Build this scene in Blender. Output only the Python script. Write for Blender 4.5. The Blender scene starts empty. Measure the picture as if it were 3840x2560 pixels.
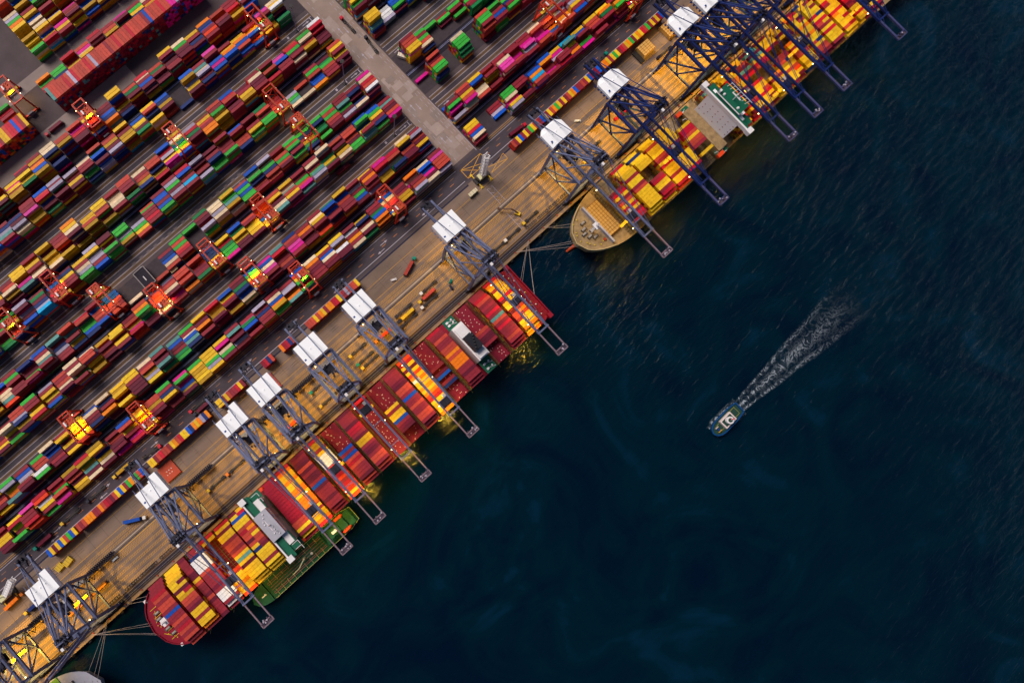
import bpy, math, random
from mathutils import Vector, Matrix
random.seed(7)
sc = bpy.context.scene
# ---------------------------------------------------------------- camera
# world frame: X runs along the quay, Y points inland, water lies at Y < 37.5, Z up, metres
CAM_H = 520.0
PP = (1523.29, 1354.23); FPX = 2576.8
def _rot(a, b, c):
    ca, sa, cb, sb, cc, s_ = math.cos(a), math.sin(a), math.cos(b), math.sin(b), math.cos(c), math.sin(c)
    return (Matrix(((1,0,0),(0,ca,-sa),(0,sa,ca))) @ Matrix(((cb,0,sb),(0,1,0),(-sb,0,cb))) @ Matrix(((cc,-s_,0),(s_,cc,0),(0,0,1))))
CM = _rot(-0.1068, -0.0230, -0.7378)
cam = bpy.data.cameras.new('camera'); camo = bpy.data.objects.new('camera', cam)
sc.collection.objects.link(camo); sc.camera = camo
cam.sensor_width = 36; cam.lens = FPX / 3840 * 36
cam.shift_x = (1920 - PP[0]) / 3840; cam.shift_y = (PP[1] - 1280) / 3840
cam.clip_start = 1; cam.clip_end = 5000
def wv(r): return Vector((r[0], -r[1], -r[2]))
rx, ry, rz = wv(CM[0]), -wv(CM[1]), -wv(CM[2])
m4 = Matrix((rx, ry, rz)).transposed().to_4x4(); m4.translation = Vector((0, 0, CAM_H)); camo.matrix_world = m4
def project(x, y, z):
    q = CM @ Vector((x, -y, CAM_H - z)); return (q.x / q.z * FPX + PP[0], q.y / q.z * FPX + PP[1])
# ---------------------------------------------------------------- light
W = bpy.data.worlds.new("World"); sc.world = W; W.use_nodes = True
nt = W.node_tree; bg = nt.nodes['Background']
sky = nt.nodes.new('ShaderNodeTexSky'); sky.sky_type = 'NISHITA'; sky.sun_disc = False
SUN_EL, SUN_AZ = math.radians(52), math.radians(-14)      # azimuth from +Y towards +X
sky.sun_elevation = SUN_EL; sky.sun_rotation = SUN_AZ; sky.air_density = 0.45; sky.dust_density = 0.4
nt.links.new(sky.outputs[0], bg.inputs[0]); bg.inputs[1].default_value = 0.05
sl = bpy.data.lights.new('sun', 'SUN'); so = bpy.data.objects.new('sun', sl); sc.collection.objects.link(so)
sl.energy = 2.1; sl.angle = math.radians(32); sl.color = (1.0, 0.93, 0.88)
sd = Vector((math.sin(SUN_AZ)*math.cos(SUN_EL), math.cos(SUN_AZ)*math.cos(SUN_EL), math.sin(SUN_EL)))
so.rotation_euler = sd.to_track_quat('Z', 'Y').to_euler()
sc.view_settings.view_transform = 'Standard'; sc.view_settings.look = 'None'
sc.view_settings.exposure = 0.72; sc.view_settings.gamma = 1.0
sc.render.engine = 'CYCLES'
LAMP = (1.0, 0.63, 0.06)
# ---------------------------------------------------------------- helpers
def lin(r, g, b, k=1.0):
    f = lambda v: (v/12.92 if v <= 0.04045 else ((v+0.055)/1.055)**2.4) * k
    return (f(r/255), f(g/255), f(b/255), 1.0)
def link(o, parent=None):
    sc.collection.objects.link(o)
    if parent: o.parent = parent
    return o
def tag(o, label=None, cat=None, group=None, kind=None):
    if label: o['label'] = label
    if cat: o['category'] = cat
    if group: o['group'] = group
    if kind: o['kind'] = kind
    return o
def thing(name, label, cat, loc=(0,0,0), rz=0.0, group=None):
    o = bpy.data.objects.new(name, None); o.empty_display_size = 1; link(o)
    o.location = loc; o.rotation_euler = (0, 0, rz); return tag(o, label, cat, group)
def copy_tree(o, parent=None):
    c = o.copy(); link(c)
    if parent: c.parent = parent
    for ch in list(o.children): copy_tree(ch, c)
    return c
_m = {}
def mat(name, col, rough=0.6, metal=0.0, noise=0.0, scale=0.6, attr=False, emit=0.0, bump=0.0, stretch=None):
    if name in _m: return _m[name]
    m = bpy.data.materials.new(name); m.use_nodes = True; n = m.node_tree.nodes; l = m.node_tree.links
    b = n['Principled BSDF']; b.inputs['Roughness'].default_value = rough; b.inputs['Specular IOR Level'].default_value = 0.25; b.inputs['Metallic'].default_value = metal
    b.inputs['Base Color'].default_value = col
    tc = n.new('ShaderNodeTexCoord'); src = None
    if attr:
        a = n.new('ShaderNodeVertexColor'); a.layer_name = 'Col'; src = a.outputs['Color']
    if noise > 0 or bump > 0:
        mp = n.new('ShaderNodeMapping'); l.new(tc.outputs['Object'], mp.inputs[0])
        if stretch: mp.inputs['Scale'].default_value = stretch
        nz = n.new('ShaderNodeTexNoise'); nz.inputs['Scale'].default_value = scale; nz.inputs['Detail'].default_value = 8
        nz.inputs['Roughness'].default_value = 0.65; l.new(mp.outputs[0], nz.inputs[0])
    if noise > 0:
        mr = n.new('ShaderNodeMapRange'); mr.inputs[1].default_value = 0.3; mr.inputs[2].default_value = 0.7
        mr.inputs[3].default_value = 1 - noise; mr.inputs[4].default_value = 1 + noise; l.new(nz.outputs[0], mr.inputs[0])
        mx = n.new('ShaderNodeVectorMath'); mx.operation = 'SCALE'
        if src is not None: l.new(src, mx.inputs[0])
        else: mx.inputs[0].default_value = col[:3]
        l.new(mr.outputs[0], mx.inputs['Scale']); src = mx.outputs[0]
    if src is not None: l.new(src, b.inputs['Base Color'])
    if bump > 0:
        bp = n.new('ShaderNodeBump'); bp.inputs['Strength'].default_value = bump; bp.inputs['Distance'].default_value = 0.3
        l.new(nz.outputs[0], bp.inputs['Height']); l.new(bp.outputs[0], b.inputs['Normal'])
    if emit:
        b.inputs['Emission Color'].default_value = col; b.inputs['Emission Strength'].default_value = emit
    _m[name] = m; return m
class MB:
    def __init__(s): s.v = []; s.f = []; s.c = []
    def face(s, pts, col=(1,1,1,1)):
        i = len(s.v); s.v += [tuple(p) for p in pts]; s.f.append(tuple(range(i, i+len(pts)))); s.c.append(col)
    def hexa(s, P, col=(1,1,1,1), bottom=True):
        i = len(s.v); s.v += [tuple(p) for p in P]
        for q in ((4,5,6,7),(0,1,5,4),(1,2,6,5),(2,3,7,6),(3,0,4,7)) + (((3,2,1,0),) if bottom else ()):
            s.f.append(tuple(i+k for k in q)); s.c.append(col)
    def box(s, x0, x1, y0, y1, z0, z1, col=(1,1,1,1), bottom=True):
        s.hexa([(x0,y0,z0),(x1,y0,z0),(x1,y1,z0),(x0,y1,z0),(x0,y0,z1),(x1,y0,z1),(x1,y1,z1),(x0,y1,z1)], col, bottom); return s
    def quad(s, x0, x1, y0, y1, z, col=(1,1,1,1)): s.face([(x0,y0,z),(x1,y0,z),(x1,y1,z),(x0,y1,z)], col); return s
    def bar(s, p, q, w, h=None, col=(1,1,1,1)):
        p, q = Vector(p), Vector(q); h = h or w; d = (q-p).normalized()
        up = Vector((0,0,1)) if abs(d.z) < 0.95 else Vector((1,0,0))
        a = d.cross(up).normalized()*w/2; b = a.cross(d).normalized()*h/2
        s.hexa([p-a-b, p+a-b, q+a-b, q-a-b, p-a+b, p+a+b, q+a+b, q-a+b], col); return s
    def tube(s, p, q, r, n=7, r2=None, col=(1,1,1,1), caps=True):
        p, q = Vector(p), Vector(q); r2 = r if r2 is None else r2; d = (q-p).normalized()
        up = Vector((0,0,1)) if abs(d.z) < 0.95 else Vector((1,0,0)); a = d.cross(up).normalized(); b = a.cross(d)
        A = [p + (a*math.cos(t)+b*math.sin(t))*r for t in [2*math.pi*k/n for k in range(n)]]
        B = [q + (a*math.cos(t)+b*math.sin(t))*r2 for t in [2*math.pi*k/n for k in range(n)]]
        i = len(s.v); s.v += [tuple(x) for x in A+B]
        for k in range(n): s.f.append((i+k, i+(k+1)%n, i+n+(k+1)%n, i+n+k)); s.c.append(col)
        if caps: s.f.append(tuple(i+k for k in range(n-1,-1,-1))); s.f.append(tuple(i+n+k for k in range(n))); s.c += [col, col]
        return s
    def path(s, pts, r, n=6, col=(1,1,1,1)):
        for a, b in zip(pts[:-1], pts[1:]): s.tube(a, b, r, n, col=col)
        return s
    def loft(s, lo, hi, z0, z1, col=(1,1,1,1), top=True):
        n = len(lo)
        for k in range(n):
            a, b = lo[k], lo[(k+1)%n]; c, d = hi[(k+1)%n], hi[k]
            s.face([(a[0],a[1],z0),(b[0],b[1],z0),(c[0],c[1],z1),(d[0],d[1],z1)], col)
        if top: s.face([(p[0],p[1],z1) for p in hi], col)
        return s
    def dome(s, c, r, h, n=10, col=(1,1,1,1)):
        for j in range(3):
            a0, a1 = j*math.pi/6, (j+1)*math.pi/6
            for k in range(n):
                t0, t1 = 2*math.pi*k/n, 2*math.pi*(k+1)/n
                P = [(c[0]+r*math.cos(a)*math.cos(t), c[1]+r*math.cos(a)*math.sin(t), c[2]+h*math.sin(a)) for a, t in ((a0,t0),(a0,t1),(a1,t1),(a1,t0))]
                s.face(P, col)
        return s
    def mesh(s, name, m):
        me = bpy.data.meshes.new(name); me.from_pydata(s.v, [], s.f)
        at = me.color_attributes.new('Col', 'FLOAT_COLOR', 'CORNER'); buf = []
        for f, c in zip(s.f, s.c): buf += list(c)*len(f)
        at.data.foreach_set('color', buf); me.materials.append(m); me.update(); return me
    def build(s, name, m, parent=None):
        return link(bpy.data.objects.new(name, s.mesh(name, m)), parent)
    def build_each(s, name, m, parent, gap=.25):
        """one part per separate piece: faces joined by shared corners, then pieces whose boxes touch"""
        par = list(range(len(s.v)))
        def fd(a):
            while par[a] != a: par[a] = par[par[a]]; a = par[a]
            return a
        for f in s.f:
            for k in f[1:]: par[fd(k)] = fd(f[0])
        G = {}
        for i, p in enumerate(s.v):
            g = G.setdefault(fd(i), [list(p), list(p)])
            for k in range(3): g[0][k] = min(g[0][k], p[k]); g[1][k] = max(g[1][k], p[k])
        ks = list(G); up = {k: k for k in ks}
        def fu(a):
            while up[a] != a: a = up[a]
            return a
        for i, a in enumerate(ks):
            for b in ks[i+1:]:
                if all(G[a][0][k]-gap <= G[b][1][k] and G[b][0][k]-gap <= G[a][1][k] for k in range(3)): up[fu(b)] = fu(a)
        out = {}
        for f, c in zip(s.f, s.c):
            mb = out.setdefault(fu(fd(f[0])), MB()); mb.face([s.v[k] for k in f], c)
        return [mb.build(name, m, parent) for mb in out.values()]
def structure(mb, name, m):
    o = mb.build(name, m); o['kind'] = 'structure'; return o
_txt = {}
def glyphs(text):                       # flat lettering as polygons, height 1, centred
    if text in _txt: return _txt[text]
    cu = bpy.data.curves.new('t', 'FONT'); cu.body = text; cu.resolution_u = 1; cu.align_x = 'CENTER'; cu.align_y = 'CENTER'
    ob = bpy.data.objects.new('t', cu); sc.collection.objects.link(ob); bpy.context.view_layer.update()
    me = bpy.data.meshes.new_from_object(ob.evaluated_get(bpy.context.evaluated_depsgraph_get()))
    r = [[tuple(me.vertices[i].co[:2]) for i in p.vertices] for p in me.polygons]
    bpy.data.objects.remove(ob); bpy.data.curves.remove(cu); bpy.data.meshes.remove(me); _txt[text] = r; return r
def letter(mb, text, o, u, w, size, col):   # o origin, u text direction, w up direction
    o, u, w = Vector(o), Vector(u), Vector(w)
    for poly in glyphs(text): mb.face([o+u*(x*size)+w*(y*size) for x, y in poly], col)
# ---------------------------------------------------------------- ground, quay, water
Z = 0.0
asph = mat('asphalt', lin(84,71,72), 0.85, noise=0.2, scale=0.06)
ROADS = mat('road_asphalt', lin(72,63,68), 0.85, noise=0.18, scale=0.12, stretch=(0.4,1.6,1))
CONC = mat('cross_road_concrete', lin(146,124,112), 0.85, noise=0.2, scale=0.05)
APRON = mat('apron_concrete', lin(124,102,88), 0.8, noise=0.24, scale=0.05, stretch=(0.4,1.5,1))
structure(MB().box(-900,1500,37.5,1400,-9,0), 'ground', asph)
structure(MB().quad(-900,1500,37.6,104,0.004*2), 'quay_apron', APRON)
structure(MB().quad(-400,900,105.8,120,0.004), 'quay_road', ROADS)
cr = MB(); cr.quad(177.5,200.2,122.5,520,0.008); structure(cr, 'cross_road', CONC)
nr = MB(); nr.quad(-400,177,389,399.5,0.008); nr.quad(-420,40,341.5,356.5,0.004)
structure(nr, 'back_road', mat('old_concrete', lin(138,122,116), 0.85, noise=0.15, scale=0.07))
pat = MB()
for i in range(34):
    x = random.uniform(178,195); y = random.uniform(124,330); g = random.uniform(.86,1.08)
    pat.quad(x, x+random.uniform(3,9), y, y+random.uniform(4,14), 0.0082+i*0.0001, lin(158*g,138*g,128*g))
for i in range(16):
    x = -60+i*7.1+random.uniform(-1,1)
    pat.quad(x, x+3, 227.4, 229.6, 0.0135+i*0.0001, lin(108,94,94))
structure(pat, 'paving_patches', mat('patch_concrete', (1,1,1,1), 0.85, noise=0.1, scale=0.2, attr=True))
# rail strips between the container rows and travelling lanes
YR = [143.4, 201.6, 259.8, 318.0]
WH, YE, TAN, DK = lin(172,158,164), lin(196,140,52), lin(82,66,58), lin(34,28,38)
rd = MB(); mk = MB(); YB = lin(140,100,52)
for yr in YR + [85.2]:
    for x0, x1 in ((-400,177),(201,900)):
        if yr > 100:
            rd.quad(x0,x1,yr-4.4,yr+3.0,0.006,DK); rd.box(x0,x1,yr-0.55,yr-0.25,0.006,0.3,lin(150,150,185)); rd.box(x0,x1,yr+0.35,yr+0.65,0.006,0.3,lin(128,128,160))
            rd.quad(x0,x1,yr-21,yr-4.6,0.005,lin(64,54,58)); rd.quad(x0,x1,yr+3.2,yr+19.6,0.005,lin(64,54,58))
        if yr < 300 and yr > 100:
            a = yr
            rd.quad(x0,x1,a+30.6,a+33.4,0.007,TAN); rd.quad(x0,x1,a+23.2,a+26.3,0.007,TAN); rd.quad(x0,x1,a+26.5,a+30.4,0.0065,lin(70,62,68))
            for o, w, c in ((33.5,.42,WH),(30.5,.42,WH),(26.4,.42,WH),(23.1,.38,WH),(32.7,.3,YB),(31.3,.3,YB),(25.6,.3,YB),(24.0,.3,YB)):
                mk.quad(x0+.5,x1-.5,a+o-w/2,a+o+w/2,0.012,c)
for a in (-400, 202):
    b = 176 if a < 0 else 900
    mk.quad(a,b,107.0,107.5,0.012,WH); mk.quad(a,b,118.0,118.35,0.012,WH)
    rd.quad(a,b,102.6,103.9,0.010,lin(38,38,60)); mk.quad(a,b,119.6,119.9,0.012,YE); mk.quad(a,b,121,121.3,0.012,YE)
    x = a
    while x < b: mk.quad(x,x+4,111.4,111.8,0.012,lin(200,120,60)); mk.quad(x+3,x+7,115.0,115.3,0.012,lin(160,110,80)); x += 12
structure(rd, 'rail_strips', mat('strip_paint', (1,1,1,1), 0.8, noise=0.18, scale=0.3, attr=True))
# cross road dashes and arrows
y = 124
while y < 470:
    for x in (182.3, 195.4, 198.0): mk.quad(x-.15,x+.15,y,y+3,0.014,WH)
    y += 6
mk.quad(199.9,200.3,120,176,0.014,WH)
def arrow(x, y, dx, dy, L=7, col=WH, z=0.015):
    d = Vector((dx,dy,0)); n = Vector((-dy,dx,0)); o = Vector((x,y,z))
    mk.face([o-n*.25, o+d*(L-2.5)-n*.25, o+d*(L-2.5)+n*.25, o+n*.25], col)
    mk.face([o+d*(L-2.5)-n*.9, o+d*L, o+d*(L-2.5)+n*.9], col)
for i in range(9):
    x = -230 + i*46
    arrow(x,113.2,1,0); arrow(x+1,109.3,-1,0)
for y in (140,176,233,262): arrow(186,y,0,1); arrow(190,y+4,0,-1)
for yr in YR[:3]:
    for x in (-150,-60,40,120,206,300): arrow(x,yr+21.2,1,0,6)
    for (tx, ty) in ((160,28.5),(150,28.5)): mk.quad(tx,tx+1.6,yr+ty-1,yr+ty+1,0.014,WH)
    mk.quad(174.4,175,yr+26.6,yr+30.4,0.014,WH); arrow(166,yr+28.5,1,0,7)
    mk.quad(141,174.4,yr+30.2,yr+30.5,0.0143,WH)
# apron lines, hatched lane dividers, crane rails
for y, w in ((94.2,.3),(83.6,.35),(73.6,.55),(70.4,.7),(45.6,.35)): mk.quad(-400,900,y-w/2,y+w/2,0.014,YE if y != 73.6 else lin(190,170,150))
for y in (79.3,76.4,68.4,66.1,61.8,57.5,53.2,48.9):
    hw = .75
    x = -400
    for e in (-hw, hw): mk.quad(-400,640,y+e-.1,y+e+.1,0.0142,YE)
    while x < 640:
        mk.face([(x,y-hw,.0145),(x+.32,y-hw,.0145),(x+1.32,y+hw,.0145),(x+1.0,y+hw,.0145)], YE); x += 1.5
for y, c, w in ((71.7,lin(20,18,28),.9),(42.3,lin(34,28,40),3.2),(44.9,lin(72,52,36),1.4),(39.9,lin(50,38,30),1.3)):
    mk.quad(-400,900,y-w/2,y+w/2,0.016,c)
for y in (71.6,42.0): mk.box(-400,900,y-.07,y+.07,0.0165,.12,lin(150,140,140))
# white herringbone crossing
for (x0,y0,x1,y1) in ((184.5,91,184.5,75),(189.5,91,189.5,75),(183,66.5,183,49),(188,66.5,188,49)):
    mk.box(x0-.15,x0+.15,y1,y0,0.0165,0.02,WH)
for y in range(51,92,4):
    if 66 < y < 76: continue
    o = 183.2 if y < 70 else 184.7
    mk.face([(o,y,.018),(o+.3,y,.018),(o+2.4,y-2,.018),(o+2.2,y-2.2,.018)], WH); mk.face([(o+4.6,y,.018),(o+4.3,y,.018),(o+2.2,y-2.2,.018),(o+2.4,y-2,.018)], WH)
# yellow boxed cross in front of the cross road
def yline(a, b, w=.4):
    a, b = Vector((*a,.0175)), Vector((*b,.0175)); n = (b-a).normalized().cross(Vector((0,0,1)))*w/2
    mk.face([a-n,b-n,b+n,a+n], lin(220,155,50))
for a, b in (((179.5,116),(200.5,116)),((200.5,116),(200.5,107)),((179.5,116),(179.5,107.2)),((179.5,107.2),(200.5,107)),((179.5,116),(190,107)),((200.5,116),(179.5,107.2)),((179.5,116),(200.5,107)),
             ((196,98.4),(214,98.4)),((214,98.4),(214,104)),((196,98.4),(214,104)),((196,104),(214,98.4))): yline(a, b)
x = -390
while x < 640:
    for (j0, j1) in ((46.5,70),(73,98)): mk.quad(x,x+.16,j0,j1,0.0136,lin(74,58,50))
    x += 12.5
for k in range(420):
    x = random.uniform(-300,560); y = random.choice((51,55.3,59.6,64,88,92)) + random.uniform(-1,1); L = random.uniform(3,16)
    mk.quad(x,x+L,y,y+.22,0.0132+k*1e-6,lin(84,68,60)); mk.quad(x,x+L,y+1.7,y+1.92,0.0132+k*1e-6,lin(84,68,60))
structure(mk, 'lane_markings', mat('road_paint', (1,1,1,1), 0.7, noise=0.2, scale=1.5, attr=True))
# wrecked paint circles
# water
def water_mat():
    m = bpy.data.materials.new('sea_water'); m.use_nodes = True; n = m.node_tree.nodes; l = m.node_tree.links; b = n['Principled BSDF']
    tc = n.new('ShaderNodeTexCoord')
    n1 = n.new('ShaderNodeTexNoise'); n1.inputs['Scale'].default_value = 0.012; n1.inputs['Detail'].default_value = 4; n1.inputs['Distortion'].default_value = 2.5
    l.new(tc.outputs['Object'], n1.inputs[0])
    cr = n.new('ShaderNodeValToRGB'); e = cr.color_ramp.elements
    e[0].position = .3; e[0].color = lin(0,16,34); e[1].position = .58; e[1].color = lin(0,26,38)
    e2 = cr.color_ramp.elements.new(.72); e2.color = lin(2,34,52)
    l.new(n1.outputs[0], cr.inputs[0]); l.new(cr.outputs[0], b.inputs['Base Color'])
    b.inputs['Roughness'].default_value = 0.1; b.inputs['IOR'].default_value = 1.33; b.inputs['Specular IOR Level'].default_value = 0.4
    mp = n.new('ShaderNodeMapping'); mp.inputs['Rotation'].default_value = (0,0,math.radians(-38)); mp.inputs['Scale'].default_value = (0.5,1.5,1)
    l.new(tc.outputs['Object'], mp.inputs[0])
    n2 = n.new('ShaderNodeTexNoise'); n2.inputs['Scale'].default_value = 0.16; n2.inputs['Detail'].default_value = 6; n2.inputs['Roughness'].default_value = .6
    n2.inputs['Distortion'].default_value = .4; l.new(mp.outputs[0], n2.inputs[0])
    sx = n.new('ShaderNodeSeparateXYZ'); l.new(tc.outputs['Object'], sx.inputs[0])
    n3 = n.new('ShaderNodeTexNoise'); n3.inputs['Scale'].default_value = 0.007; l.new(tc.outputs['Object'], n3.inputs[0])
    ad = n.new('ShaderNodeMath'); ad.operation = 'MULTIPLY_ADD'; l.new(n3.outputs[0], ad.inputs[0]); ad.inputs[1].default_value = 420; l.new(sx.outputs[0], ad.inputs[2])
    mr = n.new('ShaderNodeMapRange'); mr.inputs[1].default_value = 260; mr.inputs[2].default_value = 640; mr.inputs[3].default_value = .22; mr.inputs[4].default_value = 1.0
    l.new(ad.outputs[0], mr.inputs[0])
    bp = n.new('ShaderNodeBump'); bp.inputs['Distance'].default_value = 1.9; l.new(mr.outputs[0], bp.inputs['Strength']); l.new(n2.outputs[0], bp.inputs['Height']); l.new(bp.outputs[0], b.inputs['Normal'])
    return m
WZ = -4.0
structure(MB().quad(-2000,3000,-2500,37.55,WZ), 'sea', water_mat())
# quay wall with its coping; fenders and bollards are things of their own
wl = MB(); wl.box(-500,900,36.9,37.49,-8.9,0.02,lin(120,92,66)); wl.box(-500,900,36.9,38.2,0.021,0.30,lin(150,118,84))
structure(wl, 'quay_wall', mat('quay_wall_concrete', (1,1,1,1), .85, noise=.2, scale=.4, attr=True))
BLK = mat('black_rubber', lin(22,20,24), .7)
fd = MB(); fd.box(-1.2,1.2,-1.4,0,-3.4,-.4)
f0 = fd.build('fender', BLK)
bl = MB(); bl.tube((0,0,0),(0,0,.9),.35,8); bl.tube((0,0,.9),(0,0,1.2),.6,8)
BOLM = mat('bollard_red', lin(150,60,40), .6); b0 = bl.build('bollard', BOLM)
k = 0; x = -290
while x < 560:
    f = f0 if k == 0 else f0.copy()
    if k: link(f)
    f.location = (x, 36.9, 0); tag(f, 'black rubber fender on the quay wall face', 'fender', 'fenders along the quay wall')
    bo = b0 if k == 0 else b0.copy()
    if k: link(bo)
    bo.location = (x+6, 38.9, 0); tag(bo, 'rusty red mooring bollard on the quay edge', 'bollard', 'bollards along the quay edge')
    x += 15.0; k += 1
# ---------------------------------------------------------------- containers
COL = {'m':(134,44,56),'M':(98,20,46),'s':(178,76,62),'R':(176,28,54),'r':(134,16,46),'y':(228,184,56),'Y':(182,142,34),'g':(66,160,66),
 'G':(24,112,66),'b':(10,84,166),'n':(26,46,96),'c':(232,208,176),'l':(176,166,182),'p':(216,84,160),'P':(196,0,132),'o':(244,136,28),
 'O':(216,74,34),'t':(104,148,142),'C':(0,160,200),'w':(232,228,226)}
NAME = {'m':'brick red','M':'dark maroon','s':'salmon red','R':'bright red','r':'crimson','y':'yellow','Y':'ochre yellow','g':'bright green','G':'dark green',
 'b':'blue','n':'navy blue','c':'cream','l':'grey','p':'pink','P':'magenta','o':'orange','O':'orange red','t':'grey green','C':'light blue','w':'white'}
POOL = 'mmmmmmMMMMssssssRryyyyYYYYggGGbbbnnncclloOpPtCm'
def ccol(ch, j=0.09):
    c = COL[ch]; k = 1+random.uniform(-j, j); g = sum(c)/3; c = [max(0, g+(v-g)*1.30) for v in c]; return lin(min(255,c[0]*k), min(255,c[1]*k), min(255,c[2]*k), .86)
PAINT = mat('container_paint', (.3,.1,.1,1), 0.6, noise=0.2, scale=0.45, attr=True)
TXT = {'g':('EVERGREEN',lin(235,240,235)),'G':('EVERGREEN',lin(200,220,205)),'P':('ONE',lin(245,225,240)),'p':('ONE',lin(250,235,245)),
 'y':('MSC',lin(60,45,20)),'Y':('MSC',lin(50,38,16)),'l':('MAERSK',lin(60,80,120))}
CONT = []            # every container: (x0,y0,z0,L,W,H,ch,top,label,exposed)
def cont(x0, y0, z0, L, Wd, H, ch, top=False, label=None, side=False):
    CONT.append([x0,y0,z0,L,Wd,H,ch,top,label,side])
ORD = ['zeroth','first','second','third','fourth','fifth','sixth','seventh','eighth','ninth','tenth','eleventh','twelfth','thirteenth','fourteenth','fifteenth','sixteenth','seventeenth','eighteenth','nineteenth','twentieth']
def ordn(n):
    if n <= 20: return ORD[n]
    if n < 30: return 'twenty-'+ORD[n-20]
    if n == 30: return 'thirtieth'
    return 'thirty-'+ORD[n-30]
P_ROW, CL, CW = 2.7, 12.15, 2.40
TIER = 2.72
def bay(x, ytop, cols, hs, lab, pitch=P_ROW, rows_from_water=True):
    n = len(cols)
    for i, ch in enumerate(cols):
        h = int(hs[i]); y0 = ytop - CW - i*pitch
        if h == 0 or ch == '.': continue
        nb = int(hs[i+1]) if i+1 < n and cols[i+1] != '.' else 0
        for t in range(h):
            top = t == h-1
            hidden = (not top) and t < nb-1 and x < 60 and i < n-1
            c = ch if top else random.choice(POOL)
            if not top and random.random() < .35: c = ch
            if hidden: continue
            cont(x+random.uniform(-.12,.12), y0+random.uniform(-.06,.06), t*TIER, CL, CW, TIER-.06, c, top,
                 lab.format(c=NAME[c], r=ordn(n-i)) if top else None, side=t >= nb)
def rnd_h(n, base=4):
    h = base; out = []
    for _ in range(n):
        if random.random() < .58: h = max(2, min(6, base+random.choice((-2,-1,-1,0,1,1,2))))
        out.append(str(h))
    return ''.join(out)
def bx(k): return 138.2-12.75*k if k <= 11 else -2.05-12.95*(k-11)
STRIPS = {
'r0L':(-2,"mpsssl cbbPMc ocPmsl mMmYYm bcsRMb mmGboo ynmcMG mwmomc ylowMM ymbcmM comMmm bOygRg mllYot mcboYg lmnsmm mPGbMm mtRMlm yPmcgM yyygly gyYyyY PgPbYM gmnyMm ssYmMm oyyPby bsymPR msmMMP YynycM RYYtMc YmsMyY mRgsMP ROwymg pymmRO yRymYg mmyyMM"),
'r0U':(-2,"mlsMyn cynsMM MRscGn sPRlYY ymomml mwmgbM ybsmmm GbbmmM mcymmO momMmM nsmpPm tRmmsM PbcpmM bgyOml mMGnbc byRMmY RyYyMm ybMosm gmcbtn tbMmGg tmmMtG cmsYly yymMMM yYyMmy cnmMoM bcmMnn YyoyyO myMyMy cnbMmM gssMwg mblcmM glyoRt mymsMy yyMmsM"),
'r1L':(-2,"mtmMsP bgymng bgbymt sssMgg ssMMYc cmGyGM mcmgtl mmgsPt yctsyM symMct ssmbYy smyyyM bGyyMM yRGggP nnnYcY ssmMmG ssssmo mscMPm OOOocc sogGMM msYPRO ysyoym YmMsMM cssyYY cmcgcm smscMm lmyymb gmmsyR sslnYM mncyMg gmMsyM mMsybn"),
'r1U':(-2,"PcRswM mnM.nc mmtgMl gsgsmM gnGG.g gnmYGn gsgmmg mgsgsM lcgnss bcgnsm sbgbgg gygtYc ccslcY GmM.lg g..... gsgsRm .mnbcs .....s ...... .....c bbsmms mbssmb Rsggbn stsmYn tmnlmm bmctmM bnmMgm mgmMmm bRcctO msymMy gmsYmm"),
'r2L':(-2,"symyMM MGgsmm mgsbbo .s...c ..lgtc mmss.. Gssmgg mmsmyg bmmssn mmmmGg Mmmngg lMsmll RblmCm mlgMlm mbbmbg sgmmRm ..lgys gglgY. MMmlgg lyllmb ymclgg MnymmY bmlRmm mGMnlC lMlMbb gsssOn mgmmgG msmygM bmsnYm"),
'r2U':(-2,"wRRMMM mgcsYM sRgMmc psbbmm gmwsRR mRcMMm MyRmyY bRsmMm smgGYY mysmoo lRRGMm lbgyyb bRlyyP sssnYR cmsYcn ssmmmG mccccm yymsmY yyMsYY oycMMY mmsMMY yMyyyc mYymcc yyyMPt msccYM msYymM yMsymm"),
'r3L':(-1,"cywMnG npmGYY myobOb ymobsb mcyobn pmmbPb mtclmn nbYlyM .....n bnYMs. ymsnyy byyYMG ymmYYY msYMln sgbMMl ccmmgn lmMcyM lmlRMm bsRnMG mmmpYY mmnMlc mnlytm symMmb mYsmMn"),
'r3U':(0,"msylmb mmRtyY ssOomM onbmOm ymmnMG cgmMMM ymsMmm sGRmMM RcmbMM sGmsMM yymyMn mMMbno syRRon sPRMmM ssYM.. ccnncn mYmobY RMyyGM yPymYY msmYyM mymsGM"),
}
HS = {('r2U',-2):'554333',('r2U',-1):'355442',('r2U',0):'344454',('r2L',-2):'555443',('r2L',-1):'223333',('r2L',0):'333222',('r2L',1):'010002',('r2L',2):'002222',
 ('r1U',-2):'555554',('r1U',-1):'332023',('r1U',0):'444333',('r1U',1):'333333',('r1U',2):'332202',('r1U',3):'222222',('r1L',-2):'334444',('r1L',-1):'444443',
 ('r0L',-2):'444443',('r0L',-1):'343344',('r0U',-2):'343332',('r1U',12):'200000',('r1U',15):'000001',('r1U',17):'000001',('r2L',14):'002222',('r2L',15):'332230',('r1U',14):'022222',
 ('r3L',7):'000001',('r3L',8):'333310',('r2L',3):'222200',('r1U',13):'222233'}
SN = {'r0L':'first','r0U':'second','r1L':'third','r1U':'fourth','r2L':'fifth','r2U':'sixth','r3L':'seventh','r3U':'eighth'}
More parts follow.
